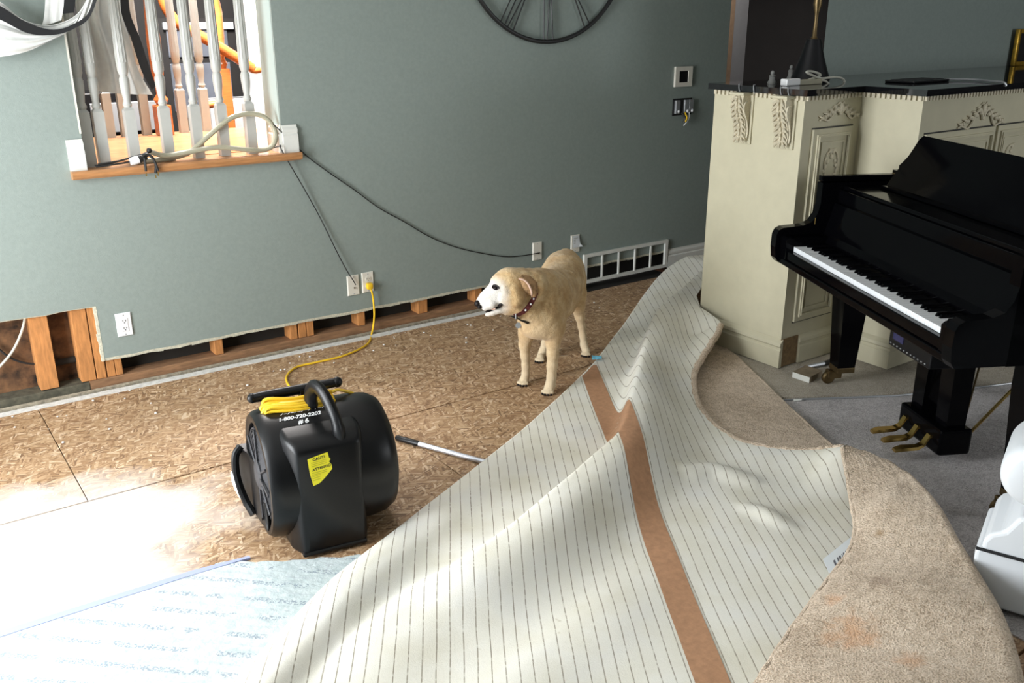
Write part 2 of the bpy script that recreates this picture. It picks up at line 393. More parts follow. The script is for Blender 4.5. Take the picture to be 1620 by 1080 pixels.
    def build(s, name, mats, parent=None, smooth=False, origin=None, sharp=35):
        me = bpy.data.meshes.new(name)
        vs_ = s.v
        if parent is None and origin is None:
            lo = [min(v[i] for v in vs_) for i in range(3)]; hi = [max(v[i] for v in vs_) for i in range(3)]
            origin = Vector(((lo[0] + hi[0]) / 2, (lo[1] + hi[1]) / 2, lo[2]))
        origin = Vector(origin) if origin is not None else Vector((0, 0, 0))
        me.from_pydata([v - origin for v in vs_], [], s.f)
        mats = mats if isinstance(mats, (list, tuple)) else [mats]
        for m in mats: me.materials.append(m)
        if len(mats) > 1: me.polygons.foreach_set('material_index', s.m)
        b = bmesh.new(); b.from_mesh(me); bmesh.ops.recalc_face_normals(b, faces=b.faces[:]); b.to_mesh(me); b.free()
        if smooth:
            me.polygons.foreach_set('use_smooth', [True] * len(me.polygons))
            if sharp: me.set_sharp_from_angle(angle=math.radians(sharp))
        me.update()
        o = bpy.data.objects.new(name, me); COL.objects.link(o); o.location = origin
        if parent is not None: attach(o, parent)
        return o
WORLD = {}
def attach(o, parent):
    o.parent = parent
    if parent.name in WORLD: o.matrix_parent_inverse = Matrix.Translation(-WORLD[parent.name])
    else: o.matrix_parent_inverse = Matrix.Identity(4)
def tag(o, label, cat, group=None):
    o['label'] = label; o['category'] = cat
    if group: o['group'] = group
    return o
def thing(name, label, cat, loc, group=None, rotz=None):
    """Empty at the base. rotz None: parts authored in world space; otherwise in local space"""
    o = bpy.data.objects.new(name, None); COL.objects.link(o); o.location = loc; o.empty_display_size = 0.1
    if rotz is None: WORLD[o.name] = Vector(loc)
    else: o.rotation_euler = (0, 0, rotz)
    return tag(o, label, cat, group)
def struct(o): o['kind'] = 'structure'; return o
def top_mesh(o, world_origin=True):
    """let children of a top-level mesh be authored in world space"""
    WORLD[o.name] = o.location.copy(); return o
def B(a, b, bev=0.0): return MB().box(a, b, None, bev)
def spline(pts, n=8):
    pts = [Vector(p) for p in pts]; out = []
    P = [pts[0] * 2 - pts[1]] + pts + [pts[-1] * 2 - pts[-2]]
    for i in range(1, len(P) - 2):
        p0, p1, p2, p3 = P[i - 1:i + 3]
        for k in range(n):
            t = k / n
            out.append(0.5 * ((2 * p1) + (p2 - p0) * t + (2 * p0 - 5 * p1 + 4 * p2 - p3) * t * t + (3 * p1 - p0 - 3 * p2 + p3) * t ** 3))
    out.append(pts[-1]); return out
def text_mesh(txt, size, shear=0.0, spacing=1.0, ext=0.0004, offset=0.0):
    cu = bpy.data.curves.new('t', 'FONT'); cu.body = txt; cu.size = size; cu.shear = shear; cu.space_character = spacing
    cu.extrude = ext; cu.offset = offset; cu.align_x = 'LEFT'
    o = bpy.data.objects.new('t', cu); COL.objects.link(o)
    bpy.context.view_layer.update()
    me = bpy.data.meshes.new_from_object(o.evaluated_get(bpy.context.evaluated_depsgraph_get()))
    vs_ = [v.co.copy() for v in me.vertices]; fs = [tuple(p.vertices) for p in me.polygons]
    bpy.data.objects.remove(o); bpy.data.curves.remove(cu); bpy.data.meshes.remove(me)
    return vs_, fs

# ================================================================== THE SETTING
WY = 4.50          # painted face of the sage wall
# sub-floor and loose OSB sheets
fl = struct(B((-1.6, -2.6, -0.10), (8.2, 7.9, -0.026)).build('floor', M_DARKBROWN)); top_mesh(fl)
fl['label'] = 'bare particle board subfloor of the stripped living room'
rows = [(3.36, 4.395, [-1.45, 0.45, 2.89, 5.2]), (2.14, 3.355, [-1.45, 1.68, 3.9]), (0.92, 2.135, [-1.45, 0.45, 2.89]), (-0.3, 0.915, [-1.45, 1.68, 3.9])]
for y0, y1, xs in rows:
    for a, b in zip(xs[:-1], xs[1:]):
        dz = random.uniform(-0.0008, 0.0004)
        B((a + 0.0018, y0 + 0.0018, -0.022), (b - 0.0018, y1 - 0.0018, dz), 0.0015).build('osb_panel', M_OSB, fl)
# rough strip along the wall where the baseboard stood
def rough_strip(x0, x1, y0, y1, z0, z1, step, jit):
    mb = MB(); n = int((x1 - x0) / step); fr = []; bk = []
    for i in range(n + 1):
        x = x0 + (x1 - x0) * i / n
        fr.append((x, y0 + random.uniform(-jit, jit))); bk.append((x, y1 + random.uniform(-jit, jit) * 0.3))
    for i in range(n):
        q = [fr[i], fr[i + 1], bk[i + 1], bk[i]]
        mb.add([(p[0], p[1], z0) for p in q] + [(p[0], p[1], z1 - (0.003 if k < 2 else 0)) for k, p in enumerate(q)],
               [(4, 5, 6, 7), (0, 1, 5, 4), (2, 3, 7, 6)])
    return mb
o = struct(rough_strip(-1.45, 3.02, 4.395, 4.437, -0.02, 0.004, 0.05, 0.006).build('trim_1', M_CONC, smooth=False)); o['label'] = 'rough white mortar strip along the foot of the wall'
o = struct(rough_strip(-1.45, 3.70, 4.468, 4.486, -0.02, 0.006, 0.04, 0.003).build('trim_2', mat('batten', (0.30, 0.26, 0.19), 0.9, var=0.4, vscale=60))); o['label'] = 'thin grey splintered batten behind the floor gap'
cr = MB(); rc = random.Random(11)
for i in range(70):   # crumbs of plaster left along the edge
    x = rc.uniform(0.2, 3.6); y = 4.39 - abs(rc.gauss(0, 0.22)); s_ = rc.uniform(0.002, 0.007)
    cr.ball((x, y, s_ * 0.5), (s_, s_ * rc.uniform(.6, 1.4), s_ * .6), 6, 4)
cr = cr.build('plaster_crumbs', M_CONC); cr['kind'] = 'stuff'; tag(cr, 'scattered white plaster crumbs on the boards along the wall', 'debris')
# painted wall with its cut lower edge and the railing opening
OX0, OX1, OZ0, OZ1 = 0.832, 1.763, 1.005, 2.30
WXL, WXR = -1.45, 4.99
CUTX, CUTZL, CUTZR = 0.776, 0.405, 0.142
def cut(x0, x1, z, jit=0.003, step=0.07):
    n = max(2, int((x1 - x0) / step)); return [(x0 + (x1 - x0) * i / n, z + random.uniform(-jit, jit)) for i in range(n + 1)]
cutL = cut(WXL, CUTX, CUTZL); cutR = cut(CUTX, WXR, CUTZR)
wb = MB()
wb.prism(cutL + [(CUTX, 1.005), (WXL, 1.005)], 1, WY, WY + 0.013)
wb.prism(cutR + [(WXR, 1.005), (CUTX, 1.005)], 1, WY, WY + 0.013)
wb.box((WXL, WY, 1.005), (OX0, WY + 0.013, 2.6)); wb.box((OX1, WY, 1.005), (WXR, WY + 0.013, 2.6)); wb.box((OX0, WY, OZ1), (OX1, WY + 0.013, 2.6))
wall = top_mesh(struct(wb.build('wall_back', M_WALL))); wall['label'] = 'sage green drywall cut away along its foot'
def edge_strip(pts, h, name):
    mb = MB()
    for (xa, za), (xb, zb) in zip(pts[:-1], pts[1:]):
        ha = h * random.uniform(0.7, 1.1); hb = h * random.uniform(0.7, 1.1)
        mb.add([(xa, WY + 0.003, za - ha), (xb, WY + 0.003, zb - hb), (xb, WY - 0.0006, zb + 0.001), (xa, WY - 0.0006, za + 0.001), (xa, WY + 0.013, za - ha), (xb, WY + 0.013, zb - hb)], [(0, 1, 2, 3), (0, 4, 5, 1)])
    o = mb.build(name, M_GYPSUM, wall); o['label'] = 'torn gypsum edge of the cut drywall'
edge_strip(cutR, 0.017, 'cut_edge'); edge_strip(cutL, 0.004, 'cut_edge')
mb = MB()
for i in range(8):
    za = CUTZR - 0.012 + (CUTZL - CUTZR + 0.012) * i / 8; zb = CUTZR - 0.012 + (CUTZL - CUTZR + 0.012) * (i + 1) / 8
    mb.box((CUTX - random.uniform(0.008, 0.013), WY - 0.001, za), (CUTX + 0.004, WY + 0.013, zb))
mb.build('cut_edge', M_GYPSUM, wall)
# jambs of the opening
B((OX1 - 0.0008, WY + 0.0135, OZ0), (OX1 + 0.013, WY + 0.20, OZ1)).build('jamb', M_JAMB, wall)
B((OX0 - 0.013, WY + 0.0135, OZ0), (OX0 + 0.0008, WY + 0.20, OZ1)).build('jamb', M_JAMB, wall)
B((OX0 - 0.006, WY - 0.0015, 1.2), (OX0 + 0.002, WY + 0.003, OZ1)).build('corner_bead', M_IVORY, wall)
# framing inside the wall
for a, b, y in [(62, 92, 600), (128, 152, 595), (153, 168, 590), (170, 183, 590), (184, 195, 590), (340, 353, 550), (459, 470, 522), (472, 484, 520), (485, 496, 517), (566, 577, 500), (661, 676, 480), (751, 762, 465), (830, 842, 450)]:
    x0 = at_y(a, y, WY + 0.016).x; x1 = at_y(b, y, WY + 0.016).x
    B((x0, WY + 0.0145, 0.041), (x1, WY + 0.103, 1.0), 0.002).build('stud', M_STUD, wall)
B((0.70, WY + 0.006, -0.02), (3.75, WY + 0.103, 0.040), 0.003).build('sole_plate', M_PLATE, wall)
B((WXL, WY + 0.004, -0.02), (0.70, WY + 0.103, 0.036), 0.003).build('sole_plate', M_GREYWOOD, wall)
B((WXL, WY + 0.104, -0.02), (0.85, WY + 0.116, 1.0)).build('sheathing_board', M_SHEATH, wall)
B((0.85, WY + 0.104, -0.02), (WXR, WY + 0.116, 1.0)).build('sheathing_board', M_DARKBROWN, wall)
MB().tube([(0.54, WY + 0.09, 0.135), (0.76, WY + 0.09, 0.14)], 0.016).build('pipe', M_DARKBROWN, wall)
MB().tube(spline([at_y(41, 490, WY + .05), at_y(37, 515, WY + .05), at_y(28, 540, WY + .055), at_y(15, 562, WY + .06), at_y(-10, 590, WY + .065)]), 0.006, 8).build('cable', M_CABLEW, wall)
MB().tube(spline([at_y(-10, 545, WY + .08), at_y(15, 565, WY + .08), at_y(40, 574, WY + .08), at_y(66, 576, WY + .08)]), 0.005, 8).build('cable', M_CABLEB, wall)
# oak ledge and white skirting returns of the opening
sl = top_mesh(struct(MB().prism([(WY - 0.045, 1.012), (WY - 0.035, 1.004), (WY + 0.15, 1.004), (WY + 0.15, 1.042), (WY - 0.045, 1.042), (WY - 0.05, 1.03)], 0, 0.763, 1.846).build('window_1', M_SILL)))
sl['label'] = 'stained oak ledge under the white balusters of the wall opening'
def skirt_profile(y, z0, h, d):
    return [(y, z0), (y - d, z0), (y - d, z0 + h * 0.62), (y - d * 0.6, z0 + h * 0.68), (y - d * 0.8, z0 + h * 0.76), (y - d * 0.8, z0 + h * 0.85), (y - d * 0.35, z0 + h * 0.93), (y - d * 0.3, z0 + h), (y, z0 + h)]
MB().prism(skirt_profile(WY - 0.001, 1.042, 0.135, 0.02), 0, 0.763, 0.832).build('skirting_return', M_WHITE, sl)
MB().prism(skirt_profile(WY - 0.001, 1.042, 0.135, 0.02), 0, 1.763, 1.842).build('skirting_return', M_WHITE, sl)
MB().prism([(x, z) for x, z in skirt_profile(1.762, 1.042, 0.135, 0.016)], 1, WY - 0.001, WY + 0.14).build('skirting_return', M_WHITE, sl)
# baseboard at the right end of the wall
bb = struct(MB().prism(skirt_profile(WY - 0.001, 0.018, 0.13, 0.016), 0, 4.515, WXR).build('baseboard_back', M_WHITE)); bb['label'] = 'white moulded baseboard left at the wall end beside the vent'

# the rest of the room shell (window wall, rear wall, ceiling, right wall)
lw = MB()
for a, b in (((-1.6, -2.6, 0), (-1.45, 1.45, 2.6)), ((-1.6, 4.05, 0), (-1.45, 4.62, 2.6)), ((-1.6, 1.45, 0), (-1.45, 4.05, 0.30)), ((-1.6, 1.45, 2.30), (-1.45, 4.05, 2.6))): lw.box(a, b)
struct(lw.build('wall_left', M_WALL))
rw = MB()
for a, b in (((-1.6, -2.6, 0), (5.05, -2.5, 2.6)), ((5.05, -2.6, 0), (6.95, -2.5, 0.85)), ((5.05, -2.6, 2.35), (6.95, -2.5, 2.6)), ((6.95, -2.6, 0), (8.2, -2.5, 2.6))): rw.box(a, b)  # opening in the unseen rear wall made for the added fill light
struct(rw.build('wall_front', M_WALL))
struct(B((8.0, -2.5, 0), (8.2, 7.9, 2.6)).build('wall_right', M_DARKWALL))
M_CEIL = mat('ceiling_paint', (0.66, 0.66, 0.64), 0.9)
struct(B((-1.6, -2.6, 2.6), (8.2, WY + 0.12, 2.7)).build('ceiling', M_CEIL))
wf = MB()
for y in (1.47, 2.31, 3.19, 4.03): wf.box((-1.56, y - 0.03, 0.30), (-1.48, y + 0.03, 2.30))
wf.box((-1.56, 1.45, 0.30), (-1.48, 4.05, 0.36)); wf.box((-1.56, 1.45, 2.24), (-1.48, 4.05, 2.30))
struct(wf.build('window_2', M_WHITE))

# hall beyond the wall end
HY = 5.576
hf = struct(B((4.5, 4.45, -0.02), (8.0, HY, 0.0)).build('floor_hall', M_HALLFLOOR)); hf['label'] = 'dark wooden hall floor beyond the wall end'
hw = MB(); hw.box((4.4, HY, 0), (6.40, HY + 0.12, 2.6)); hw.box((4.4, WY + 0.12, 0), (4.5, HY, 2.6))
h = top_mesh(struct(hw.build('wall_hall', M_HALLWALL))); h['label'] = 'grey hall wall seen past the end of the sage wall'
B((6.05, HY - 0.02, 0.14), (at_y(1159, 70, HY - .02).x, HY - 0.0005, 2.5)).build('casing', M_TAN, h)
b2 = struct(MB().prism(skirt_profile(HY - 0.021, 0.0, 0.135, 0.02), 0, 5.6, 6.42).build('baseboard_hall', M_WHITE)); b2['label'] = 'white baseboard of the hall wall'
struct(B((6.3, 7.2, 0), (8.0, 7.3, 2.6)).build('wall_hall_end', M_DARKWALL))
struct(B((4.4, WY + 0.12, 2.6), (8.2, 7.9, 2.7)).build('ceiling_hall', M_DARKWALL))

# ------------------------------------------------------------------ foyer behind the opening
LZ = 1.045
ld = struct(B((-0.4, WY + 0.145, LZ - 0.05), (2.55, 5.72, LZ)).build('floor_landing', M_OAKFLOOR)); ld['label'] = 'glossy oak landing floor behind the balusters'
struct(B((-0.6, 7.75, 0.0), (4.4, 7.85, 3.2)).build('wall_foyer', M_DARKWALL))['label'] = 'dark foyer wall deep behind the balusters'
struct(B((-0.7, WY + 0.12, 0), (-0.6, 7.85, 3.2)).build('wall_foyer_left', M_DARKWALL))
p0 = at_y(403, 60, 6.35)
fw = MB()
fw.box((at_y(340, 235, 6.5).x, 6.5, 0.4), (3.4, 6.58, at_y(380, 157, 6.5).z))
fw.box((at_y(397, 100, 6.48).x, 6.48, 0.4), (3.4, 6.58, 3.0))
M_FOYW = mat('foyer_white', (0.78, 0.76, 0.74), 0.6)
struct(fw.build('wall_stair', M_FOYW))['label'] = 'bright white stair side wall behind the balusters'

def baluster_profile(h0, top):
    # turned part above the square base, (radius, z)
    return [(0.016, h0), (0.021, h0 + 0.012), (0.015, h0 + 0.03), (0.020, h0 + 0.07), (0.0225, h0 + 0.10), (0.0225, h0 + 0.125), (0.017, h0 + 0.14), (0.024, h0 + 0.16), (0.025, h0 + 0.20), (0.022, h0 + 0.45), (0.018, h0 + 0.62), (0.015, top)]
def make_baluster(hb=0.255, top=1.2, w=0.0235):
    root = bpy.data.objects.new('baluster', None); COL.objects.link(root); root.empty_display_size = 0.05
    mb = MB(); mb.box((-w, -w, 0), (w, w, hb - 0.012)); mb.add([(-w, -w, hb - 0.012), (w, -w, hb - 0.012), (w, w, hb - 0.012), (-w, w, hb - 0.012), (-w * .6, -w * .6, hb), (w * .6, -w * .6, hb), (w * .6, w * .6, hb), (-w * .6, w * .6, hb)], [(0, 1, 5, 4), (1, 2, 6, 5), (2, 3, 7, 6), (3, 0, 4, 7), (4, 5, 6, 7)])
    o = mb.build('base', M_BALWHITE, None, origin=(0, 0, 0)); o.parent = root
    mb = MB(); mb.lathe(baluster_profile(hb, top), 18)
    o = mb.build('spindle', M_BALWHITE, None, origin=(0, 0, 0), smooth=True); o.parent = root
    mb = MB()
    for k in range(12):
        a = 2 * PI * k / 12
        mb.tube([(0.0245 * math.cos(a), 0.0245 * math.sin(a), hb + 0.2), (0.0215 * math.cos(a), 0.0215 * math.sin(a), hb + 0.45), (0.0155 * math.cos(a), 0.0155 * math.sin(a), top - 0.2)], 0.0022, 5)
    o = mb.build('fluting', M_BALWHITE, None, origin=(0, 0, 0)); o.parent = root
    return root
def copy_tree(root, loc):
    r = root.copy(); COL.objects.link(r); r.location = loc
    for ch in root.children:
        c = ch.copy(); COL.objects.link(c); c.parent = r; c.matrix_parent_inverse = Matrix.Identity(4)
    return r
bal = make_baluster()
front = [(141, 262), (166, 259), (214, 255), (268, 250), (315, 246), (356, 243), (399, 238)]
xs = [at_y(px, py, WY + 0.075).x for px, py in front]
names = ['first white baluster from the left jamb, half behind the swag tail', 'white baluster second from the left, in front of the sheer curtain', 'white baluster third from the left, over the cable bundle', 'white baluster fourth from the left, before the orange newel post', 'white baluster fifth from the left, ahead of the stair handrail', 'white baluster sixth from the left, crossed by the beige hose', 'rightmost white baluster, inside the loop of beige hose']
xs[0] = OX0 + 0.035; 
for i, x in enumerate(xs):
    b_ = bal if i == 0 else copy_tree(bal, (0, 0, 0))
    b_.location = (x, WY + 0.075, 1.042); tag(b_, names[i], 'baluster', 'front row of white balusters')
bnames = ['far white baluster seen left of the second front baluster', 'far white baluster under the hem of the sheer curtain', 'far white baluster just left of the orange newel post', 'far white baluster just right of the orange newel post', 'far white baluster between the handrail newel and the front fifth baluster']
for i, (px, py) in enumerate([(174, 205), (198, 203), (231, 199), (290, 197), (326, 196)]):
    p = at_y(px, py, 5.66); b_ = copy_tree(bal, (p.x, 5.66, LZ)); tag(b_, bnames[i], 'baluster', 'far row of white balusters')
def newel(name, px, py, y, w, hb, h, label, z0):
    x = at_y(px, py, y).x
    t = thing(name, label, 'newel post', (x, y, z0))
    B((x - w, y - w, z0), (x + w, y + w, z0 + hb), 0.006).build('base_block', M_OAK, t)
    MB().lathe([(w * .6, z0 + hb), (w * .95, z0 + hb + .03), (w * .5, z0 + hb + .06), (w * .8, z0 + hb + .2), (w * .9, z0 + hb + .35), (w * .6, z0 + h - .2), (w * .95, z0 + h - .16), (w * .6, z0 + h - .12)], 20, Matrix.Translation((x, y, 0))).build('turned_shaft', M_OAK, t, smooth=True)
    B((x - w, y - w, z0 + h - .12), (x + w, y + w, z0 + h + .5), 0.006).build('top_block', M_OAK, t)
newel('newel_post', 259, 193, 5.60, 0.043, 0.17, 0.95, 'turned orange oak newel post on the landing behind the fourth baluster', LZ)
x = at_y(358, 150, 6.30).x
newel('newel_post', 357, 150, 6.30, 0.036, 1.395, 2.025, 'square orange oak newel carrying the stair handrail', -0.025)
rail = [at_y(px, py, 6.24) for px, py in [(252, -40), (257, -5), (266, 18), (283, 38), (310, 53), (340, 70), (372, 90), (400, 108)]]
hr = thing('handrail', 'curved orange oak handrail sweeping down behind the balusters', 'handrail', (rail[-1].x, 6.24, 0.9))
MB().tube(spline(rail, 6), 0.034, 12).build('rail', M_OAK, hr, smooth=True)
MB().ball(tuple(at_y(405, 111, 6.24)), (0.05, 0.035, 0.025)).build('rail_end', M_OAK, hr, smooth=True)
MB().tube([at_y(326, 167, 6.2), at_y(352, 163, 6.2)], 0.022, 12).build('lower_rail', M_OAK, hr, smooth=True)
# dark glazed cabinet and stand deep in the foyer
a = at_y(262, 40, 7.4); b = at_y(372, 175, 7.4)
M_SCREEN = mat('grey_glass', (0.10, 0.11, 0.13), 0.15, var=0.3, vscale=3)
cb = thing('glass_cabinet', 'dark cabinet with grey glass panels deep in the foyer', 'cabinet', ((a.x + b.x) / 2, 7.5, -0.026))
B((a.x - 0.05, 7.42, -0.025), (b.x + 0.1, 7.70, a.z + 0.05)).build('body', M_DARKWALL, cb)
zs = [b.z, b.z + (a.z - b.z) * 0.62, a.z]
for k in range(2):
    B((a.x, 7.405, zs[k] + 0.015), (b.x, 7.419, zs[k + 1] - 0.03), 0.004).build('glass_panel', M_SCREEN, cb)
B((a.x - 0.02, 7.39, zs[2] - 0.03), (b.x + 0.05, 7.42, zs[2] + 0.02)).build('top_rail', M_HALLWALL, cb)
a = at_y(118, 148, 6.9); b = at_y(250, 215, 6.9)
st = thing('media_stand', 'low black media stand behind the far balusters', 'stand', ((a.x + b.x) / 2, 7.0, -0.026))
B((a.x, 6.9, -0.025), (b.x, 7.2, a.z), 0.01).build('body', M_PIANOM, st)
for k in range(2):
    x0 = a.x + 0.08 + k * 0.75
    B((x0, 6.88, a.z - 0.27), (x0 + 0.5, 6.899, a.z - 0.07), 0.004).build('panel', M_LIGHTGREY, st)
B((a.x + 0.7, 6.885, a.z - 0.2), (a.x + 0.82, 6.8995, a.z - 0.03)).build('glass_strip', M_SCREEN, st)

# ================================================================== CARPETS AND UNDERLAY
# grey carpet on the right
def slab_poly(poly, z0, z1):
    return MB().prism(poly, 2, z0, z1)
HE = [at_z(1225, 634, 0.0), at_z(1415, 627, 0.0), at_z(1560, 612, 0.0), at_z(1680, 597, 0.0)]
o = slab_poly([(2.45, -0.3), (2.45, 2.3), (3.2, 2.7), (3.4, 2.75)] + [(p.x + 0.05, p.y + 0.05) for p in HE] + [(7.9, 0.6), (7.9, -0.3)], -0.02, 0.004).build('grey_carpet', M_GREYPILE)
tag(o, 'worn grey carpet under the piano pedals', 'carpet')
hc = thing('hearth_carpet', 'raised beige grey carpet strip before the fireplace cabinets', 'carpet', (4.0, 2.6, -0.02))
slab_poly([(p.x, p.y) for p in HE] + [(7.9, 1.5), (7.9, 3.4), (3.35, 3.4), (3.28, 2.6)], -0.02, 0.016).build('pile', M_HEARTHPILE, hc)
mb = MB()
e = [Vector((p.x, p.y, 0)) for p in HE]
mb.tube([p + Vector((-0.006, -0.010, 0.009)) for p in e], 0.0045, 8)
mb.build('metal_edge', M_LIGHTGREY, hc, smooth=True)

# underlay pad
pad = thing('carpet_underlay', 'pale printed carpet underlay sheet on the particle board', 'underlay', (0.0, 1.6, 0.0))
pe = [(-1.4, 2.672), (0.05, 2.668), (0.69, 2.655)]
rag = []
for i in range(14):
    t = i / 13; p = at_z(340 + 200 * t, 897 - 20 * t * t * 0 - (897 - 884) * t ** 0.6, 0)
    rag.append((p.x + random.uniform(-0.006, 0.006), p.y + random.uniform(-0.012, 0.012)))
slab_poly(pe + rag + [(1.10, 2.44), (1.25, 2.2), (1.0, 1.2), (0.8, 0.3), (-1.4, 0.3)], 0.0008, 0.0075).build('sheet', M_PAD, pad)
slab_poly([(-1.4, 2.650), (0.05, 2.646), (0.62, 2.638), (0.80, 2.628), (0.80, 2.640), (0.62, 2.664), (0.05, 2.678), (-1.4, 2.684)], 0.0008, 0.0092).build('edge_tape', M_PADBLUE, pad)

# peeled carpet: surface height from measured folds, thin plate spline in plan
BND = [(300, 1160, .02), (380, 1080, .02), (450, 1004, .02), (520, 930, .02), (580, 880, .02), (640, 832, .02), (700, 784, .02), (760, 735, .02), (805, 698, .02), (850, 660, .02), (893, 620, .02), (935, 580, .022), (962, 546, .025), (990, 510, .03), (1018, 476, .05), (1045, 446, .08), (1075, 422, .13), (1105, 406, .18), (1143, 392, .25)]
PLANB = [(4.55, 3.95, .26), (4.0, 3.62, .25), (3.66, 3.40, .23), (3.555, 3.27, .21)]
RGT = [(1141, 512, .18), (1132, 530, .16), (1118, 552, .13), (1104, 574, .105), (1097, 596, .085), (1099, 618, .075), (1107, 640, .065), (1124, 662, .055), (1145, 680, .05), (1170, 695, .05), (1200, 704, .05), (1230, 709, .05), (1260, 711, .06), (1290, 710, .08), (1315, 707, .105), (1334, 704, .13)]
FOLD = [(1380, 745, .10), (1430, 790, .075), (1462, 850, .06), (1490, 930, .055), (1520, 1010, .05), (1540, 1100, .05), (1550, 1200, .05)]
def up(l): return [at_z(*q) for q in l]
bl = up(BND); br_ = up(RGT); bf = up(FOLD); bp = [Vector(p) for p in PLANB]
Z0 = 0.021
# folds: crest line (px, py, z), width on the far/left side, width on the near/right side
CREST = [(1143, 410, .265), (1120, 428, .265), (1085, 456, .245), (1054, 480, .22), (1036, 510, .205), (1025, 545, .20), (1014, 590, .20), (1003, 630, .20), (990, 672, .19), (970, 697, .185), (948, 717, .178), (915, 748, .165), (880, 778, .155), (845, 808, .142), (800, 846, .125), (750, 884, .106), (700, 918, .088), (640, 965, .068), (560, 1040, .05), (480, 1130, .04)]
ROLL = [(330, 1180, .075), (415, 1075, .075), (480, 1002, .075), (545, 935, .07), (610, 880, .06), (670, 833, .048), (730, 785, .038), (800, 728, .028), (860, 680, .022)]
def dense(l, n=8): return np.array([tuple(p) for p in spline(up(l), n)])
WLC = np.interp(np.linspace(0, 1, 8 * (len(CREST) - 1) + 1), [0, .15, .42, .6, 1], [.12, .075, .060, .085, .11])
FOLDS = [(np.hstack([dense(CREST), WLC[:, None]]), 0.15, 0.20), (dense(ROLL), 0.085, 0.10),
         (dense([(1096, 745, .045), (1125, 737, .050), (1160, 746, .046), (1185, 757, .035)]), 0.05, 0.06),
         (dense([(1185, 800, .035), (1205, 803, .044), (1222, 812, .042), (1240, 826, .032)]), 0.04, 0.05),
         (dense([(1030, 905, .026), (960, 965, .034), (880, 1030, .036), (800, 1100, .034)]), 0.10, 0.14)]
EDGE = np.array([tuple(p) for p in (bp + spline(br_, 5))])
def fold_z(x, y, C, wl, wr):
    P = np.stack([x, y], -1); best = np.full(len(P), 9.0); hh = np.zeros(len(P)); sd = np.zeros(len(P)); wlv = np.full(len(P), wl)
    for a_, b_ in zip(C[:-1], C[1:]):
        d = b_[:2] - a_[:2]; L2 = d @ d
        if L2 < 1e-9: continue
        t = np.clip(((P - a_[:2]) @ d) / L2, 0, 1); q = a_[:2] + t[:, None] * d; r = P - q; dist = np.hypot(r[:, 0], r[:, 1])
        m_ = dist < best; best = np.where(m_, dist, best); hh = np.where(m_, a_[2] + t * (b_[2] - a_[2]) - Z0, hh)
        sd = np.where(m_, d[0] * r[:, 1] - d[1] * r[:, 0], sd)
        if C.shape[1] > 3: wlv = np.where(m_, a_[3], wlv)
    # crest runs far to near, so positive side is the right / near side
    wdt = np.where(sd > 0, wr, wlv); u = best / wdt; u = np.sqrt(u * u + 0.05) - 0.2236
    return np.maximum(hh, 0) * np.exp(-1.35 * u ** 1.55) if wr > 0.2 else np.maximum(hh, 0) * np.exp(-2.0 * u * u)
def CZf(x, y):
    x = np.atleast_1d(np.asarray(x, float)); y = np.atleast_1d(np.asarray(y, float))
    zz_ = [fold_z(x, y, *f) for f in FOLDS]
    tot = np.maximum(np.maximum(zz_[0], zz_[1]), 0) + 0.35 * np.minimum(zz_[0], zz_[1]) + zz_[2] + zz_[3] + zz_[4]
    # lifted free edge
    P = np.stack([x, y], -1); best = np.full(len(P), 9.0); hh = np.zeros(len(P))
    for a_, b_ in zip(EDGE[:-1], EDGE[1:]):
        d = b_[:2] - a_[:2]; L2 = max(d @ d, 1e-9); t = np.clip(((P - a_[:2]) @ d) / L2, 0, 1); r = P - a_[:2] - t[:, None] * d; dist = np.hypot(r[:, 0], r[:, 1])
        m_ = dist < best; best = np.where(m_, dist, best); hh = np.where(m_, a_[2] + t * (b_[2] - a_[2]) - Z0, hh)
    k_ = np.exp(-(best / 0.14) ** 2)
    tot = tot * (1 - k_) + hh * k_
    und = 0.004 * np.sin(3.1 * x + 7.3 * y) * np.sin(5.7 * x - 2.1 * y) + 0.0022 * np.sin(11 * x + 4 * y + 1) * np.sin(9 * y - 6 * x)
    # far end climbs over the bunched carpet in the hall opening
    far = np.clip((x - 3.35) / 1.0, 0, 1) ** 1.2 * 0.17
    return np.maximum(Z0 + np.maximum(tot, far) + und, 0.016)
def dens(pts, n=6):
    s = spline(pts, n); return s
outline = dens(bl)[:-1] + [bl[-1]] + bp[:-1] + dens([bp[-1]] + br_) + dens(bf)
poly2 = [Vector((p.x, p.y)) for p in outline]
# interior grid
def inside(x, y, poly):
    c = False; j = len(poly) - 1
    for i in range(len(poly)):
        if (poly[i].y > y) != (poly[j].y > y) and x < (poly[j].x - poly[i].x) * (y - poly[i].y) / (poly[j].y - poly[i].y) + poly[i].x: c = not c
        j = i
    return c
xs_ = [p.x for p in poly2]; ys_ = [p.y for p in poly2]
G = 0.0145
bmc = bmesh.new()
bvs = [bmc.verts.new((p.x, p.y, 0)) for p in poly2]
bmc.faces.new(bvs)
for axv, lo_, hi_ in ((Vector((TNRM.x, TNRM.y, 0)), 0, 0), (Vector((TDIR.x, TDIR.y, 0)), 0, 0)):
    ds = [v.co.dot(axv) for v in bmc.verts]; k_ = min(ds) + G * 0.5
    while k_ < max(ds):
        bmesh.ops.bisect_plane(bmc, geom=bmc.verts[:] + bmc.edges[:] + bmc.faces[:], dist=1e-5, plane_co=axv * k_, plane_no=axv)
        k_ += G
bmesh.ops.triangulate(bmc, faces=bmc.faces[:])
bmc.verts.index_update()
vv = [v.co.to_2d() for v in bmc.verts]; ff = [tuple(v.index for v in f.verts) for f in bmc.faces]; bmc.free()
zz = CZf(np.array([v.x for v in vv]), np.array([v.y for v in vv]))
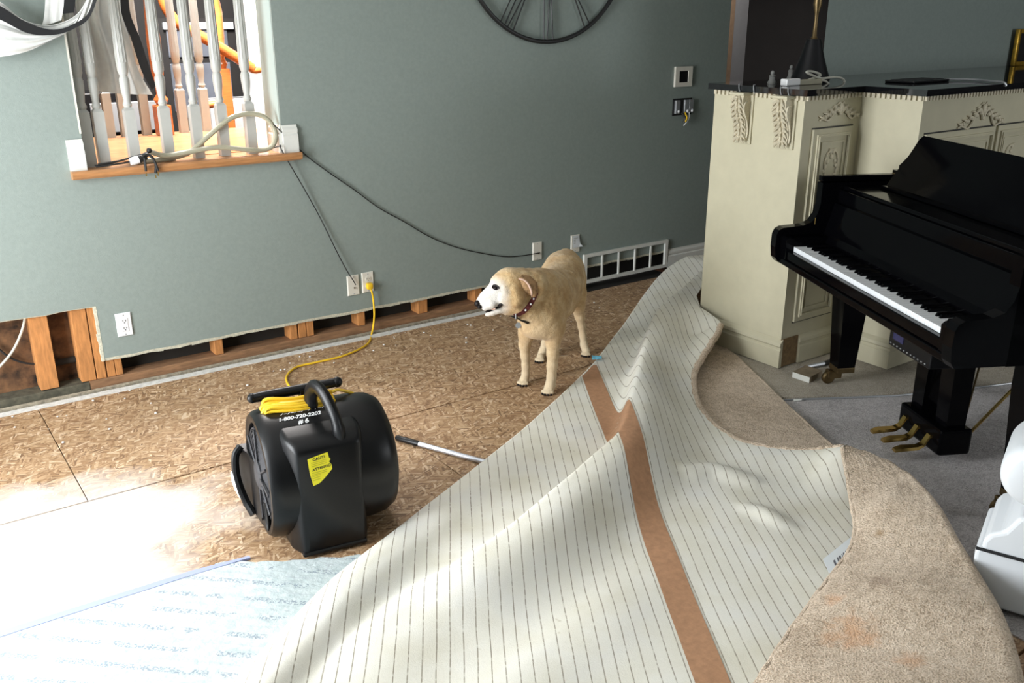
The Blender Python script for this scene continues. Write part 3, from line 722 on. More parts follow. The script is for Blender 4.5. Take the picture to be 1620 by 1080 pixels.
cp = thing('peeled_carpet', 'large peeled back carpet with striped cream backing up, draped in folds', 'carpet', (2.2, 2.2, 0.0))
me_pts = [Vector((v.x, v.y, z)) for v, z in zip(vv, zz)]
def surf_obj(name, pts, faces, m, parent):
    mb = MB(); mb.v = [Vector(p) for p in pts]; mb.f = [tuple(f) for f in faces]; mb.m = [0] * len(mb.f)
    o = mb.build(name, m, parent)
    me = o.data
    if sum(p.normal.z * p.area for p in me.polygons) < 0: me.flip_normals()
    uvl = me.uv_layers.new(name='UVMap')
    for l in me.loops:
        p = pts[l.vertex_index]; d = Vector((p[0], p[1], 0)) - TAPE_A
        uvl.data[l.index].uv = (d.dot(TNRM), d.dot(TDIR))
    me.polygons.foreach_set('use_smooth', [True] * len(me.polygons)); me.update()
    return o
bk = surf_obj('backing', me_pts, ff, M_BACK, cp); bk['label'] = 'cream striped woven backing facing up'
# underside thickness: pile rim along the free edge and rounded left fold
def rim(pts, r, m, name, jit=0.0):
    mb = MB(); path = spline(pts, 6)
    path = [p + Vector((random.uniform(-jit, jit), random.uniform(-jit, jit), random.uniform(-jit, jit))) for p in path]
    mb.tube(path, r, 10); o = mb.build(name, m, cp, smooth=True); return o
def zs(p, dz): return Vector((p.x, p.y, float(CZf(p.x, p.y)[0]) + dz))
o = rim([zs(p, -0.011) for p in br_], 0.0165, M_TANPILE, 'pile_edge', 0.0028); o['label'] = 'tufted tan pile edge of the turned carpet'
lf = dens(bl)
mb = MB(); cols = []
for i, p in enumerate(lf):
    a = lf[max(i - 1, 0)]; b = lf[min(i + 1, len(lf) - 1)]; t = (b - a); t.z = 0; t.normalize(); nrm = Vector((-t.y, t.x, 0))
    z = max(float(CZf(p.x, p.y)[0]), 0.016); h = z
    cols.append([(p.x, p.y, z), tuple(p + nrm * 0.010 + Vector((0, 0, z - p.z - 0.006))), tuple(Vector((p.x, p.y, 0)) + nrm * 0.012 + Vector((0, 0, z * 0.45))), tuple(Vector((p.x, p.y, 0)) + nrm * 0.004 + Vector((0, 0, max(z - 0.045, 0.001)))), tuple(Vector((p.x, p.y, 0)) - nrm * 0.04 + Vector((0, 0, max(z - 0.05, 0.001))))])
pts_ = [q for c in cols for q in c]; fs_ = [(i * 5 + k, i * 5 + k + 1, (i + 1) * 5 + k + 1, (i + 1) * 5 + k) for i in range(len(cols) - 1) for k in range(4)]
surf_obj('fold_roll', pts_, fs_, M_BACK, cp)
# brown seam tape following the surface
tape_px = [(932, 594, .022), (950, 650, .022), (962, 690, .022), (968, 712, .165), (966, 745, .12), (972, 790, .075), (990, 840, .035), (1020, 905, .03), (1060, 985, .03), (1100, 1062, .03), (1140, 1140, .03)]
mb = MB(); TW = 0.047; nseg = 420; tp = []; wv = 14
for i in range(nseg + 1):
    s = -0.02 + (2.62) * i / nseg
    c = TAPE_A + TDIR * s
    for k in range(wv + 1):
        q = c + TNRM * (TW * (2 * k / wv - 1))
        tp.append((q.x, q.y))
tz = CZf(np.array([p[0] for p in tp]), np.array([p[1] for p in tp]))
tape_pts = [Vector((p[0], p[1], z + 0.0025)) for p, z in zip(tp, tz)]
keep = lambda i: inside(tape_pts[i].x, tape_pts[i].y, poly2)
tf = []
for i in range(nseg):
    for k in range(wv):
        q = (i * (wv + 1) + k, i * (wv + 1) + k + 1, (i + 1) * (wv + 1) + k + 1, (i + 1) * (wv + 1) + k)
        if all(keep(j) for j in q): tf.append(q)
o = surf_obj('seam_tape', tape_pts, tf, M_TAPE, cp); o['label'] = 'brown heat seam tape running down the backing'
# lower layer of the carpet, pile up, beyond the turned edge
lo = [at_z(1138, 540, .026), at_z(1180, 577, .026), at_z(1230, 625, .026), at_z(1275, 667, .026), at_z(1318, 706, .026)]
B_ = [(p.x, p.y) for p in lo]
poly = B_ + [(2.95, 1.95), (2.62, 2.25), (2.75, 2.75), (3.05, 3.05), (3.35, 3.30)]
lay = MB().prism(poly, 2, 0.005, 0.026)
o = lay.build('pile_layer', M_TANPILE, cp); o['label'] = 'flat carpet layer with beige pile showing'
rim([Vector((p.x, p.y, 0.017)) for p in lo], 0.011, M_TANPILE, 'pile_edge', 0.0016)
# folded over corner with tan pile
LE = [(1334, 706, .14), (1341, 745, .115), (1347, 783, .098), (1354, 828, .082), (1346, 866, .074), (1316, 908, .07), (1275, 962, .068), (1232, 1024, .068), (1195, 1082, .068), (1150, 1155, .068)]
RE = [(1338, 704, .14), (1392, 722, .15), (1440, 750, .165), (1478, 792, .175), (1508, 845, .17), (1545, 905, .16), (1575, 958, .155), (1597, 1018, .15), (1612, 1082, .145), (1628, 1165, .14)]
def dn(l, n=7): return spline([at_z(*q) for q in l], n)
le, re_ = dn(LE), dn(RE); nc = 22; pts_ = []; rows_ = []
for i, (a, b) in enumerate(zip(le, re_)):
    d = (b - a); L = d.length; out = Vector((d.x, d.y, 0)); out = out.normalized() if out.length > 1e-4 else Vector((0.8, -0.5, 0))
    row = [a + Vector((0, 0, -0.018)) - out * 0.004]
    for k in range(nc + 1):
        t = k / nc; p = a.lerp(b, t)
        p.z += 0.035 * math.sin(PI * t) * min(1, L / 0.5) * (0.6 + 0.4 * math.sin(i * 0.35))
        cr = (i / (len(le) - 1) - (0.24 + 0.10 * (1 - t)))
        p.z += 0.016 * math.exp(-(cr / 0.035) ** 2) * math.sin(PI * min(1, t * 1.2)) 
        p.z += 0.003 * math.sin(i * 1.3 + k * 2.1)
        row.append(p)
    k0 = min(1, i / 4)
    row += [b + out * 0.022 * k0 + Vector((0, 0, -0.02)), b + out * 0.034 * k0 + Vector((0, 0, -0.055)), Vector((b.x, b.y, 0)) + out * 0.028 * k0 + Vector((0, 0, b.z * 0.3)), Vector((b.x, b.y, 0.006)) + out * 0.005 * k0]
    rows_.append(row)
w_ = len(rows_[0]); pts_ = [p for r in rows_ for p in r]
fs_ = [(i * w_ + k, i * w_ + k + 1, (i + 1) * w_ + k + 1, (i + 1) * w_ + k) for i in range(len(rows_) - 1) for k in range(w_ - 1)]
fc = surf_obj('folded_corner', pts_, fs_, M_TANPILE, cp); fc['label'] = 'tan pile corner folded back over the striped backing'
o = rim([a + Vector((0, 0, -0.009)) for a in [at_z(*q) for q in LE]], 0.010, M_TANPILE, 'pile_edge', 0.0012)
# white product label tucked under the folded corner
q = [at_z(1302, 884, .042), at_z(1350, 846, .045), at_z(1372, 900, .045), at_z(1320, 925, .042)]
mb = MB(); mb.add(q + [p - Vector((0, 0, 0.001)) for p in q], [(0, 1, 2, 3), (7, 6, 5, 4), (0, 4, 5, 1), (1, 5, 6, 2), (2, 6, 7, 3), (3, 7, 4, 0)])
o = mb.build('product_label', M_BARCODE)
uvl = o.data.uv_layers.new(name='UVMap'); UVQ = [(0, 0), (1, 0), (1, 1), (0, 1)] * 2
for l in o.data.loops: uvl.data[l.index].uv = UVQ[l.vertex_index]
tag(o, 'white barcode label sticking out from under the folded carpet corner', 'label')
# scrap of blue tape
c0 = at_z(944, 566, 0.03)
mb = MB(); g_ = [[c0 + C_R * (0.05 * (i / 3 - .5)) + Vector((.6, .8, 0)) * (0.045 * (j / 3 - .5)) + Vector((0, 0, random.uniform(0, .012))) for i in range(4)] for j in range(4)]
mb.add([p for r in g_ for p in r] + [p - Vector((0, 0, .002)) for r in g_ for p in r], [(j * 4 + i, j * 4 + i + 1, j * 4 + i + 5, j * 4 + i + 4) for j in range(3) for i in range(3)] + [(16 + j * 4 + i + 4, 16 + j * 4 + i + 5, 16 + j * 4 + i + 1, 16 + j * 4 + i) for j in range(3) for i in range(3)])
tag(mb.build('tape_scrap', M_BLUE), 'crumpled scrap of bright blue tape at the carpet fold near the dog', 'tape')
# telescopic pole
a = at_z(627, 692, 0.014); b = at_z(663, 702, 0.014); d = (b - a).normalized(); e_ = a + d * 1.1
pl = thing('extension_pole', 'aluminium pole with black grip lying on the boards, end under the carpet', 'pole', (a.x, a.y, 0))
MB().tube([a, a + d * 0.006, b - d * .004, b], [0.010, 0.0125, 0.0125, 0.0115], 14).build('grip', M_BLACK, pl, smooth=True)
MB().tube([b, at_z(778, 733.5, 0.0125)], 0.0105, 14).build('shaft', M_ALU, pl, smooth=True)
MB().tube([a - d * 0.001, a + d * 0.002], 0.0085, 14).build('end_plug', M_LIGHTGREY, pl, smooth=True)

# ================================================================== AIR MOVER
FANLOC = (1.098, 2.722, 0.0075); FANROT = math.radians(-9)
fan = thing('air_mover', 'black plastic air mover fan standing on the particle board', 'fan', FANLOC, rotz=FANROT)
RX = Matrix.Rotation(PI / 2, 4, 'Y')     # lathe z axis -> +x
ZC, R0 = 0.223, 0.219
def drum_ring(x, r, zc=ZC, n=48, squ=0.0):
    ring = []
    for k in range(n):
        a = 2 * PI * k / n
        ring.append((x, r * math.cos(a), zc + r * math.sin(a)))
    return ring
mb = MB()
prof = [(-0.182, 0.184, 0), (-0.198, 0.188, 0), (-0.205, 0.203, 0), (-0.203, 0.218, 0), (-0.190, 0.229, 0), (-0.165, 0.233, 0), (-0.05, 0.234, 0), (0.06, 0.234, 0), (0.15, 0.233, 0), (0.195, 0.226, 0), (0.225, 0.208, 0), (0.236, 0.18, 0), (0.239, 0.10, 0), (0.239, 0.01, 0)]
mb.loft([drum_ring(x, r * 0.94) for x, r, _ in prof], True)
mb.build('housing', M_BLACK, fan, smooth=True, sharp=38)
# front foot with the motor panel
mb = MB()
def rect(y, x0, x1, z0, z1, b=0.012, n=3):
    out = []
    for cx, cz, a0 in ((x1 - b, z1 - b, 0), (x0 + b, z1 - b, PI / 2), (x0 + b, z0 + b, PI), (x1 - b, z0 + b, 1.5 * PI)):
        for k in range(n + 1):
            a = a0 + PI / 2 * k / n; out.append((cx + b * math.cos(a), y, cz + b * math.sin(a)))
    return out
mb.loft([rect(-0.05, -0.150, 0.120, 0.0, 0.422, .02), rect(-0.160, -0.146, 0.114, 0.0, 0.414, .02), rect(-0.200, -0.128, 0.102, 0.0, 0.400, .018), rect(-0.217, -0.118, 0.092, 0.002, 0.386, .016), rect(-0.222, -0.110, 0.084, 0.006, 0.376, .014)], True)
mb.build('motor_panel', M_BLACK, fan, smooth=True, sharp=50)
B((-0.124, -0.226, 0.0), (0.096, -0.10, 0.020), 0.008).build('foot', M_BLACK, fan)
# outlet snout at the back, flared lip to the left
mb = MB()
mb.loft([[(x * 0.205, 0.02, z) for x, z in ((-1, 0.02), (1, 0.02), (1, 0.25), (-1, 0.25))], [(x * 0.21, 0.16, z) for x, z in ((-1, 0.005), (1, 0.005), (1, 0.235), (-1, 0.235))], [(x * 0.235, 0.22, z) for x, z in ((-1, 0.0), (1, 0.0), (1, 0.245), (-1, 0.245))]], True)
mb.build('outlet', M_BLACK, fan, smooth=True, sharp=40)
mb = MB(); mb.tube(spline([(-0.222, 0.20, 0.245), (-0.245, 0.195, 0.215), (-0.25, 0.185, 0.14), (-0.235, 0.16, 0.06), (-0.215, 0.12, 0.01)], 5), 0.014, 10); mb.build('outlet_lip', M_BLACK, fan, smooth=True)
mb = MB(); mb.tube(spline([(-0.262, 0.190, 0.16), (-0.258, 0.180, 0.11), (-0.246, 0.165, 0.06)], 4), [0.006, 0.008, 0.008, 0.009, 0.008, 0.008, 0.007, 0.005, 0.004], 8); o = mb.build('scuff', M_INKWHITE, fan, smooth=True); o['label'] = 'scuffed white patch on the outlet lip'
# intake grill on the left face
mb = MB(); mb.lathe([(0.166, 0), (0.166, 0.003), (0.01, 0.003)], 40, Matrix.Translation((-0.189, 0, ZC)) @ RX); mb.build('intake_recess', M_BLACKD, fan)
gr = MB()
for k in range(8):
    r = 0.052 + k * 0.0150
    gr.tube([(-0.196, r * math.cos(a), ZC + r * math.sin(a)) for a in [2 * PI * i / 48 for i in range(49)]], 0.0034, 8)
g_ = gr.build('intake_grill', M_GRILL, fan, smooth=True)
sp_ = MB()
for k in range(6):
    a = 2 * PI * (k + .5) / 6; sp_.tube([(-0.2035, 0.05 * math.cos(a), ZC + 0.05 * math.sin(a)), (-0.2035, 0.165 * math.cos(a), ZC + 0.165 * math.sin(a))], 0.004, 6)
sp_.build('spokes', M_GRILL, g_)
mb = MB(); mb.lathe([(0.052, 0), (0.052, -0.006), (0.04, -0.012), (0.005, -0.013)], 24, Matrix.Translation((-0.199, 0, ZC)) @ RX); mb.build('hub', M_GRILL, g_, smooth=True)
B((-0.2085, -0.165, ZC - 0.006), (-0.2045, 0.05, ZC + 0.006)).build('bar', M_GRILL, g_)
mb = MB(); mb.lathe([(0.0, 0.0), (0.042, 0.0), (0.042, -0.004), (0.035, 0.002), (0.03, 0.01)], 24, Matrix.Translation((-0.2035, -0.085, 0.105)) @ RX @ Matrix.Diagonal((1.25, 0.62, 1, 1))); mb.build('grip_hole', M_BLACKD, fan, smooth=True)
# carrying handle
mb = MB(); hp = spline([(0.035, -0.185, 0.375), (0.03, -0.175, 0.445), (0.015, -0.125, 0.507), (0.0, -0.07, 0.530), (-0.010, -0.03, 0.50), (-0.012, -0.01, 0.435)], 6)
mb.tube(hp, [0.026 if 0.15 < i / len(hp) < 0.9 else 0.029 for i in range(len(hp))], 12, flat=0.72); mb.build('handle', M_BLACK, fan, smooth=True)
mb = MB(); mb.tube([(-0.185, 0.075, 0.470), (-0.15, 0.073, 0.472), (0.03, 0.06, 0.480), (0.10, 0.058, 0.483)], [0.016, 0.0175, 0.0175, 0.016], 12); mb.ball((-0.187, 0.075, 0.470), 0.017); mb.ball((0.102, 0.058, 0.483), 0.019)
mb.box((-0.15, 0.045, 0.40), (-0.12, 0.09, 0.475)); mb.box((-0.03, 0.04, 0.40), (0.0, 0.085, 0.48)); mb.build('cord_bar', M_BLACK, fan, smooth=True)
cw = MB()
for k in range(8):
    y = 0.035 - 0.012 * (k % 4); z = 0.450 + 0.008 * (k // 4) - 0.006 * (k % 4); e0 = 0.006 * math.sin(k * 2.1)
    cw.tube(spline([(-0.15 + e0, y - 0.01, z - 0.02), (-0.165 + e0, y - 0.005, z), (-0.145, y - 0.01, z + 0.015 + e0), (-0.06, y - 0.03 + e0, z + 0.012), (0.05, y - 0.02, z + 0.01 + e0), (0.07, y, z), (0.05, y + 0.02, z - 0.01)], 5), 0.0062, 8)
cw.build('cord_wrap', M_YELLOW, fan, smooth=True)
# torn caution sticker with print
PY = -0.2222
SDX = -0.028
st_pts = [(-0.056, 0.352), (-0.012, 0.361), (0.010, 0.364), (0.013, 0.345), (0.018, 0.338), (0.012, 0.331), (0.020, 0.318), (0.021, 0.303), (-0.004, 0.277), (-0.022, 0.262), (-0.034, 0.258), (-0.044, 0.256), (-0.052, 0.30)]
mb = MB(); mb.prism([(q[0] + SDX, q[1]) for q in st_pts], 1, PY - 0.0012, PY + 0.0005); stk = mb.build('caution_sticker', M_CAUTION, fan); stk['label'] = 'torn yellow caution sticker'
def put_text(txt, size, M, m, name, parent, **k):
    vs_, fs = text_mesh(txt, size, **k); mb = MB(); mb.add(vs_, fs, M); return mb.build(name, m, parent)
def on_front(x, z, ang=0.0, y=PY - 0.0014): return Matrix.Translation((x, y, z)) @ Matrix.Rotation(ang, 4, 'Y') @ Matrix.Rotation(PI / 2, 4, 'X')
put_text('CAUTI', 0.0135, on_front(-0.040 + SDX, 0.343, -0.10), M_INK, 'lettering', stk, spacing=1.05, offset=0.0003)
put_text('ATTENTIO', 0.0125, on_front(-0.043 + SDX, 0.308, -0.10), M_INK, 'lettering', stk, spacing=1.02, offset=0.0003)
ln = MB()
for z in (0.336, 0.330, 0.324, 0.300, 0.294, 0.288, 0.281, 0.273):
    x1 = 0.004 if z > 0.29 else -0.018
    ln.prism([(-0.046 + SDX, z), (x1 + SDX, z + 0.004), (x1 + SDX, z + 0.0053), (-0.046 + SDX, z + 0.0013)], 1, PY - 0.0018, PY - 0.0010)
ln.build('small_print', mat('print_olive', (0.45, 0.40, 0.02), 0.7), stk)
# handwriting in white marker on the drum top
def on_drum(x, ang, tw=0.0):
    n = Vector((0, -math.cos(ang), math.sin(ang))); t = Vector((0, math.sin(ang), math.cos(ang)))
    M = Matrix(((1, 0, 0, 0), (0, t.y, n.y, 0), (0, t.z, n.z, 0), (0, 0, 0, 1))); M.translation = Vector((x, -math.cos(ang) * 0.2206, ZC + math.sin(ang) * 0.2206))
    return M @ Matrix.Rotation(tw, 4, 'Z')
put_text('1-800-720-2202', 0.022, on_drum(-0.135, math.radians(71.5)), M_INKWHITE, 'handwriting', fan, shear=0.25, offset=0.0006)
put_text('# 6', 0.025, on_drum(-0.075, math.radians(64.5)), M_INKWHITE, 'handwriting', fan, shear=0.2, offset=0.0008)
sq = MB()
for k in range(15):
    x = -0.12 + k * 0.0115; M = on_drum(0, math.radians(79)); z = 0.005 * (k % 2)
    sq.add([(x, z, 0), (x + 0.010, 0.009 - z, 0), (x + 0.010, 0.012 - z, 0), (x, z + 0.003, 0)], [(0, 1, 2, 3)], M)
sq.build('handwriting', M_INKWHITE, fan)

# yellow extension cord from the outlet to the fan
WP = at_y(584, 452, WY - 0.02)
fm = Matrix.Translation(FANLOC) @ Matrix.Rotation(FANROT, 4, 'Z')
cpts = [WP + Vector((0.0, -0.012, 0)), at_y(590, 470, WY - 0.03), at_y(592, 500, WY - 0.03), at_y(588, 528, WY - 0.05), at_z(580, 545, 0.008), at_z(545, 562, 0.007), at_z(500, 573, 0.007), at_z(468, 581, 0.007), at_z(453, 597, 0.007), at_z(462, 615, 0.007), at_z(485, 625, 0.007), at_z(530, 640, 0.03)]
yc = thing('yellow_cable', 'yellow power cord plugged into the wall and curling behind the fan', 'cable', (cpts[-1].x, cpts[-1].y, 0))
MB().tube(spline(cpts, 8), 0.0055, 8).build('cable', M_YELLOW, yc, smooth=True)
mb = MB(); mb.box((WP.x - 0.017, WY - 0.04, WP.z - 0.018), (WP.x + 0.017, WY - 0.008, WP.z + 0.018), None, 0.007); mb.build('plug', M_YELLOW, yc, smooth=True)
ex = [fm @ Vector(p) for p in ((0.07, 0.03, 0.46), (0.10, 0.04, 0.46), (0.15, 0.05, 0.435), (0.18, 0.09, 0.39), (0.20, 0.20, 0.26))]
MB().tube(spline(ex, 6), 0.0055, 8).build('cable', M_YELLOW, yc, smooth=True)

# ================================================================== DOG
CAPS = []
def chain(mb, pts, k=0.014):
    """pts: (px, py, r_px, depth) -> tapered capsules of the body field"""
    W = [(at_d(p[0], p[1], p[3]), p[2] * p[3] / FPX) for p in pts]
    for (c0, r0), (c1, r1) in zip(W[:-1], W[1:]): CAPS.append((np.array(c0), r0, np.array(c1), r1, k))
class DB:
    def ball(s, c, r, *a): CAPS.append((np.array(c, float), r, np.array(c, float), r, 0.004))
db = DB()
# trunk
chain(db, [(854, 498, 37, 4.215), (862, 478, 39, 4.27), (872, 466, 39, 4.36), (884, 456, 36, 4.50), (890, 437, 35, 4.64), (892, 428, 33, 4.72)])
chain(db, [(846, 512, 24, 4.20), (868, 512, 26, 4.22)])
chain(db, [(880, 490, 22, 4.40), (888, 478, 24, 4.52), (896, 462, 24, 4.66)])
chain(db, [(897, 436, 27, 4.74), (900, 450, 25, 4.74)])
chain(db, [(872, 428, 14, 4.72), (896, 412, 18, 4.80), (906, 420, 17, 4.82)])
# neck and head
chain(db, [(866, 464, 39, 4.28), (852, 460, 36, 4.20), (838, 456, 31, 4.13), (824, 451, 27, 4.10)])
chain(db, [(845, 492, 26, 4.16), (828, 482, 20, 4.10)])
chain(db, [(818, 450, 26, 4.09), (806, 448, 24.5, 4.07), (797, 452, 23, 4.06)])
chain(db, [(812, 470, 20, 4.04), (800, 470, 16, 4.03)])
chain(db, [(796, 459, 20.5, 4.05), (785, 465, 18, 4.045), (776, 470, 15.5, 4.04), (768, 474.5, 12.5, 4.035), (761.5, 479, 8.8, 4.03)], 0.008)
chain(db, [(789, 472, 8, 4.025), (778, 480, 8.0, 4.015), (768, 485.5, 6.5, 4.02)], 0.008)
chain(db, [(806, 485, 9, 4.05), (794, 490.5, 5.0, 4.04), (780, 495.5, 4.2, 4.035), (770, 497.5, 3.4, 4.035)], 0.003)
chain(db, [(816, 486, 14, 4.07), (801, 491, 8, 4.06)])
# fore legs
chain(db, [(874, 500, 24, 4.24), (876, 522, 17, 4.235), (875, 542, 11.5, 4.25), (874.5, 560, 9.2, 4.27), (873.5, 578, 8.2, 4.30), (872.5, 595, 7.2, 4.325), (871, 607, 7.4, 4.34), (869, 616, 8.0, 4.345)])
chain(db, [(838, 508, 20, 4.28), (833, 528, 13, 4.33), (830, 545, 9.2, 4.36), (831, 562, 7.2, 4.39), (832, 578, 6.4, 4.42), (832, 590, 6.2, 4.44), (830, 601, 7.0, 4.46)])
# hind legs
chain(db, [(904, 446, 25, 4.72), (910, 466, 18, 4.72), (914, 484, 11.5, 4.72), (917, 500, 7.6, 4.76), (920, 516, 5.6, 4.80), (922, 530, 5.3, 4.82), (924, 545, 5.8, 4.84), (927, 557, 6.4, 4.845)])
chain(db, [(872, 470, 20, 4.72), (866, 500, 12, 4.72), (866, 525, 7.0, 4.77), (863, 542, 6.0, 4.79), (859, 556, 6.4, 4.80), (855, 565, 6.6, 4.80)])
# paws: pads and toes
def paw(px, py, d, s, dx):
    c = at_z(px, py, 0.014)
    fwd = Vector((-0.80, -0.60, 0)); sd = Vector((0.60, -0.80, 0))
    db.ball(tuple(c + Vector((0, 0, 0.008))), 0.021 * s)
    tips = []
    for k in (-1.5, -0.5, 0.5, 1.5):
        p = c + sd * k * 0.0125 * s + fwd * (0.026 if abs(k) < 1 else 0.019) * s + Vector((0, 0, -0.001))
        db.ball(tuple(p), 0.0096 * s); tips.append(p + fwd * 0.009 * s)
    return tips
nails = []
nails += paw(868, 617, 0, 1.15, 0); nails += paw(829, 603, 0, 1.1, 0); nails += paw(928, 558, 0, 1.0, 0); nails += paw(855, 567, 0, 1.0, 0)
# ---- one continuous skin: smooth union of the capsules, meshed with surface nets
VX = 0.0055
lo3 = np.min([np.minimum(c[0] - c[1], c[2] - c[3]) for c in CAPS], 0) - 0.03; hi3 = np.max([np.maximum(c[0] + c[1], c[2] + c[3]) for c in CAPS], 0) + 0.03
dim = np.ceil((hi3 - lo3) / VX).astype(int) + 1
F = np.full(dim, 0.06, np.float32)
for c0, r0, c1, r1, kk in CAPS:
    pad = 0.045; l_ = np.maximum(np.floor((np.minimum(c0 - r0, c1 - r1) - pad - lo3) / VX).astype(int), 0); h_ = np.minimum(np.ceil((np.maximum(c0 + r0, c1 + r1) + pad - lo3) / VX).astype(int) + 1, dim)
    X, Y_, Z = np.meshgrid(*[lo3[i] + VX * np.arange(l_[i], h_[i]) for i in range(3)], indexing='ij')
    P3 = np.stack([X, Y_, Z], -1); ab = c1 - c0; L2 = max(float(ab @ ab), 1e-9)
    t_ = np.clip(((P3 - c0) @ ab) / L2, 0, 1); dd = np.linalg.norm(P3 - c0 - t_[..., None] * ab, axis=-1) - (r0 + t_ * (r1 - r0))
    sl_ = tuple(slice(l_[i], h_[i]) for i in range(3)); fo = F[sl_]
    hh = np.maximum(kk - np.abs(fo - dd), 0) / kk
    F[sl_] = np.minimum(fo, dd) - hh * hh * kk * 0.25
def surface_nets(F):
    n = np.array(F.shape); S_ = F < 0
    acc = np.zeros(tuple(n - 1) + (3,)); cnt = np.zeros(tuple(n - 1))
    corners = [(i, j, k) for i in (0, 1) for j in (0, 1) for k in (0, 1)]
    def sub(A, c): return A[c[0]:n[0] - 1 + c[0], c[1]:n[1] - 1 + c[1], c[2]:n[2] - 1 + c[2]]
    for a in corners:
        for ax_ in range(3):
            if a[ax_]: continue
            b = list(a); b[ax_] = 1
            fa, fb2 = sub(F, a), sub(F, b); cr = (fa < 0) != (fb2 < 0)
            tt = np.where(cr, fa / np.where(cr, fa - fb2, 1), 0)
            for d in range(3): acc[..., d] += np.where(cr, a[d] + (tt if d == ax_ else 0), 0)
            cnt += cr
    m_ = cnt > 0; idx = np.full(m_.shape, -1); idx[m_] = np.arange(m_.sum())
    base = np.argwhere(m_); V_ = lo3 + VX * (base + acc[m_] / cnt[m_][:, None]); Q = []
    for ax_ in range(3):
        o1, o2 = [d for d in range(3) if d != ax_]
        A = S_.take(range(n[ax_] - 1), ax_); Bv = S_.take(range(1, n[ax_]), ax_); E_ = np.argwhere(A != Bv)
        E_ = E_[(E_[:, o1] > 0) & (E_[:, o2] > 0) & (E_[:, o1] < n[o1] - 1) & (E_[:, o2] < n[o2] - 1)]
        q = []
        for d1, d2 in ((0, 0), (1, 0), (1, 1), (0, 1)):
            e_2 = E_.copy(); e_2[:, o1] -= d1; e_2[:, o2] -= d2; q.append(idx[tuple(e_2.T)])
        Q.append(np.stack(q, 1))
    return V_, np.concatenate(Q)
V_, Q_ = surface_nets(F)
dm = bpy.data.meshes.new('dog_body'); dm.from_pydata(V_.tolist(), [], Q_.tolist())
bmd = bmesh.new(); bmd.from_mesh(dm); bmesh.ops.recalc_face_normals(bmd, faces=bmd.faces[:])
bmesh.ops.smooth_vert(bmd, verts=bmd.verts[:], factor=0.5, use_axis_x=True, use_axis_y=True, use_axis_z=True); bmesh.ops.smooth_vert(bmd, verts=bmd.verts[:], factor=0.5, use_axis_x=True, use_axis_y=True, use_axis_z=True)
bmd.to_mesh(dm); bmd.free(); dm.update()
# fur clump relief
from mathutils import noise as mnoise
nv = len(dm.vertices); co_ = np.empty(nv * 3); no_ = np.empty(nv * 3); dm.vertices.foreach_get('co', co_); dm.vertices.foreach_get('normal', no_)
co_ = co_.reshape(-1, 3); no_ = no_.reshape(-1, 3)
amp = np.array([(0.0022 if c[2] > 0.3 else 0.0006) * (mnoise.noise(Vector(c) * 38) + 0.6 * mnoise.noise(Vector(c) * 90)) for c in co_])
dm.vertices.foreach_set('co', (co_ + no_ * amp[:, None]).ravel()); dm.update()
dm.polygons.foreach_set('use_smooth', [True] * len(dm.polygons))
muz = at_d(772, 474, 4.03); eyeP = at_d(786, 458, 4.02); topP = at_d(806, 428, 4.07); rumpP = at_d(892, 405, 4.72); chestP = at_d(850, 525, 4.15); earP = at_d(846, 446, 4.1)
WH = (0.78, 0.76, 0.72)
dcoat = dog_mat([(tuple(muz), 0.06, 0.115, WH, 0.95), (tuple(eyeP), 0.02, 0.07, WH, 0.6), (tuple(topP), 0.0, 0.06, (0.70, 0.60, 0.44), 0.5), (tuple(chestP), 0.0, 0.13, (0.70, 0.55, 0.36), 0.6)],
                [(tuple(rumpP), 0.0, 0.16, (0.50, 0.31, 0.13), 0.6), (tuple(earP), 0.0, 0.05, (0.42, 0.25, 0.12), 0.5)])
dm.materials.append(dcoat)
DL = Vector((2.65, 3.40, 0.0))
dog = thing('dog', 'yellow dog with white face standing on the boards, head turned left', 'dog', DL)
body = bpy.data.objects.new('body', dm); COL.objects.link(body); attach(body, dog)
bvh = BVHTree.FromPolygons([v.co.copy() for v in dm.vertices], [tuple(p.vertices) for p in dm.polygons])
def hit(px, py, off=0.0):
    r = ray(px, py).normalized(); h_ = bvh.ray_cast(CAMP, r)
    return (h_[0] + h_[1] * off, h_[1]) if h_[0] is not None else (at_d(px, py, 4.05), -r)
# nose
mb = MB(); c = at_d(756.0, 480.0, 4.02)
mb.ball(tuple(c), (0.0165, 0.0165, 0.0155), 16, 10); mb.ball(tuple(at_d(759, 485, 4.015)), (0.012, 0.012, 0.010), 12, 8)
mb.build('nose', M_NOSE, dog, smooth=True)
# eye with dark lids
mb = MB(); p, n = hit(783.5, 454.5); mb.ball(tuple(p - n * 0.0080), 0.0130, 16, 10); eye = mb.build('eye', M_EYE, dog, smooth=True)
mb = MB(); mb.tube(spline([hit(779, 455, .001)[0], hit(781, 451.5, .0015)[0], hit(785, 451.5, .0015)[0], hit(789.5, 455.5, .001)[0]], 5), 0.0038, 8); mb.tube(spline([hit(779, 455.5, .001)[0], hit(783, 458, .001)[0], hit(787, 457.5, .001)[0], hit(790, 456, .0005)[0]], 5), 0.0014, 8); mb.build('lid', M_NOSE, eye, smooth=True)
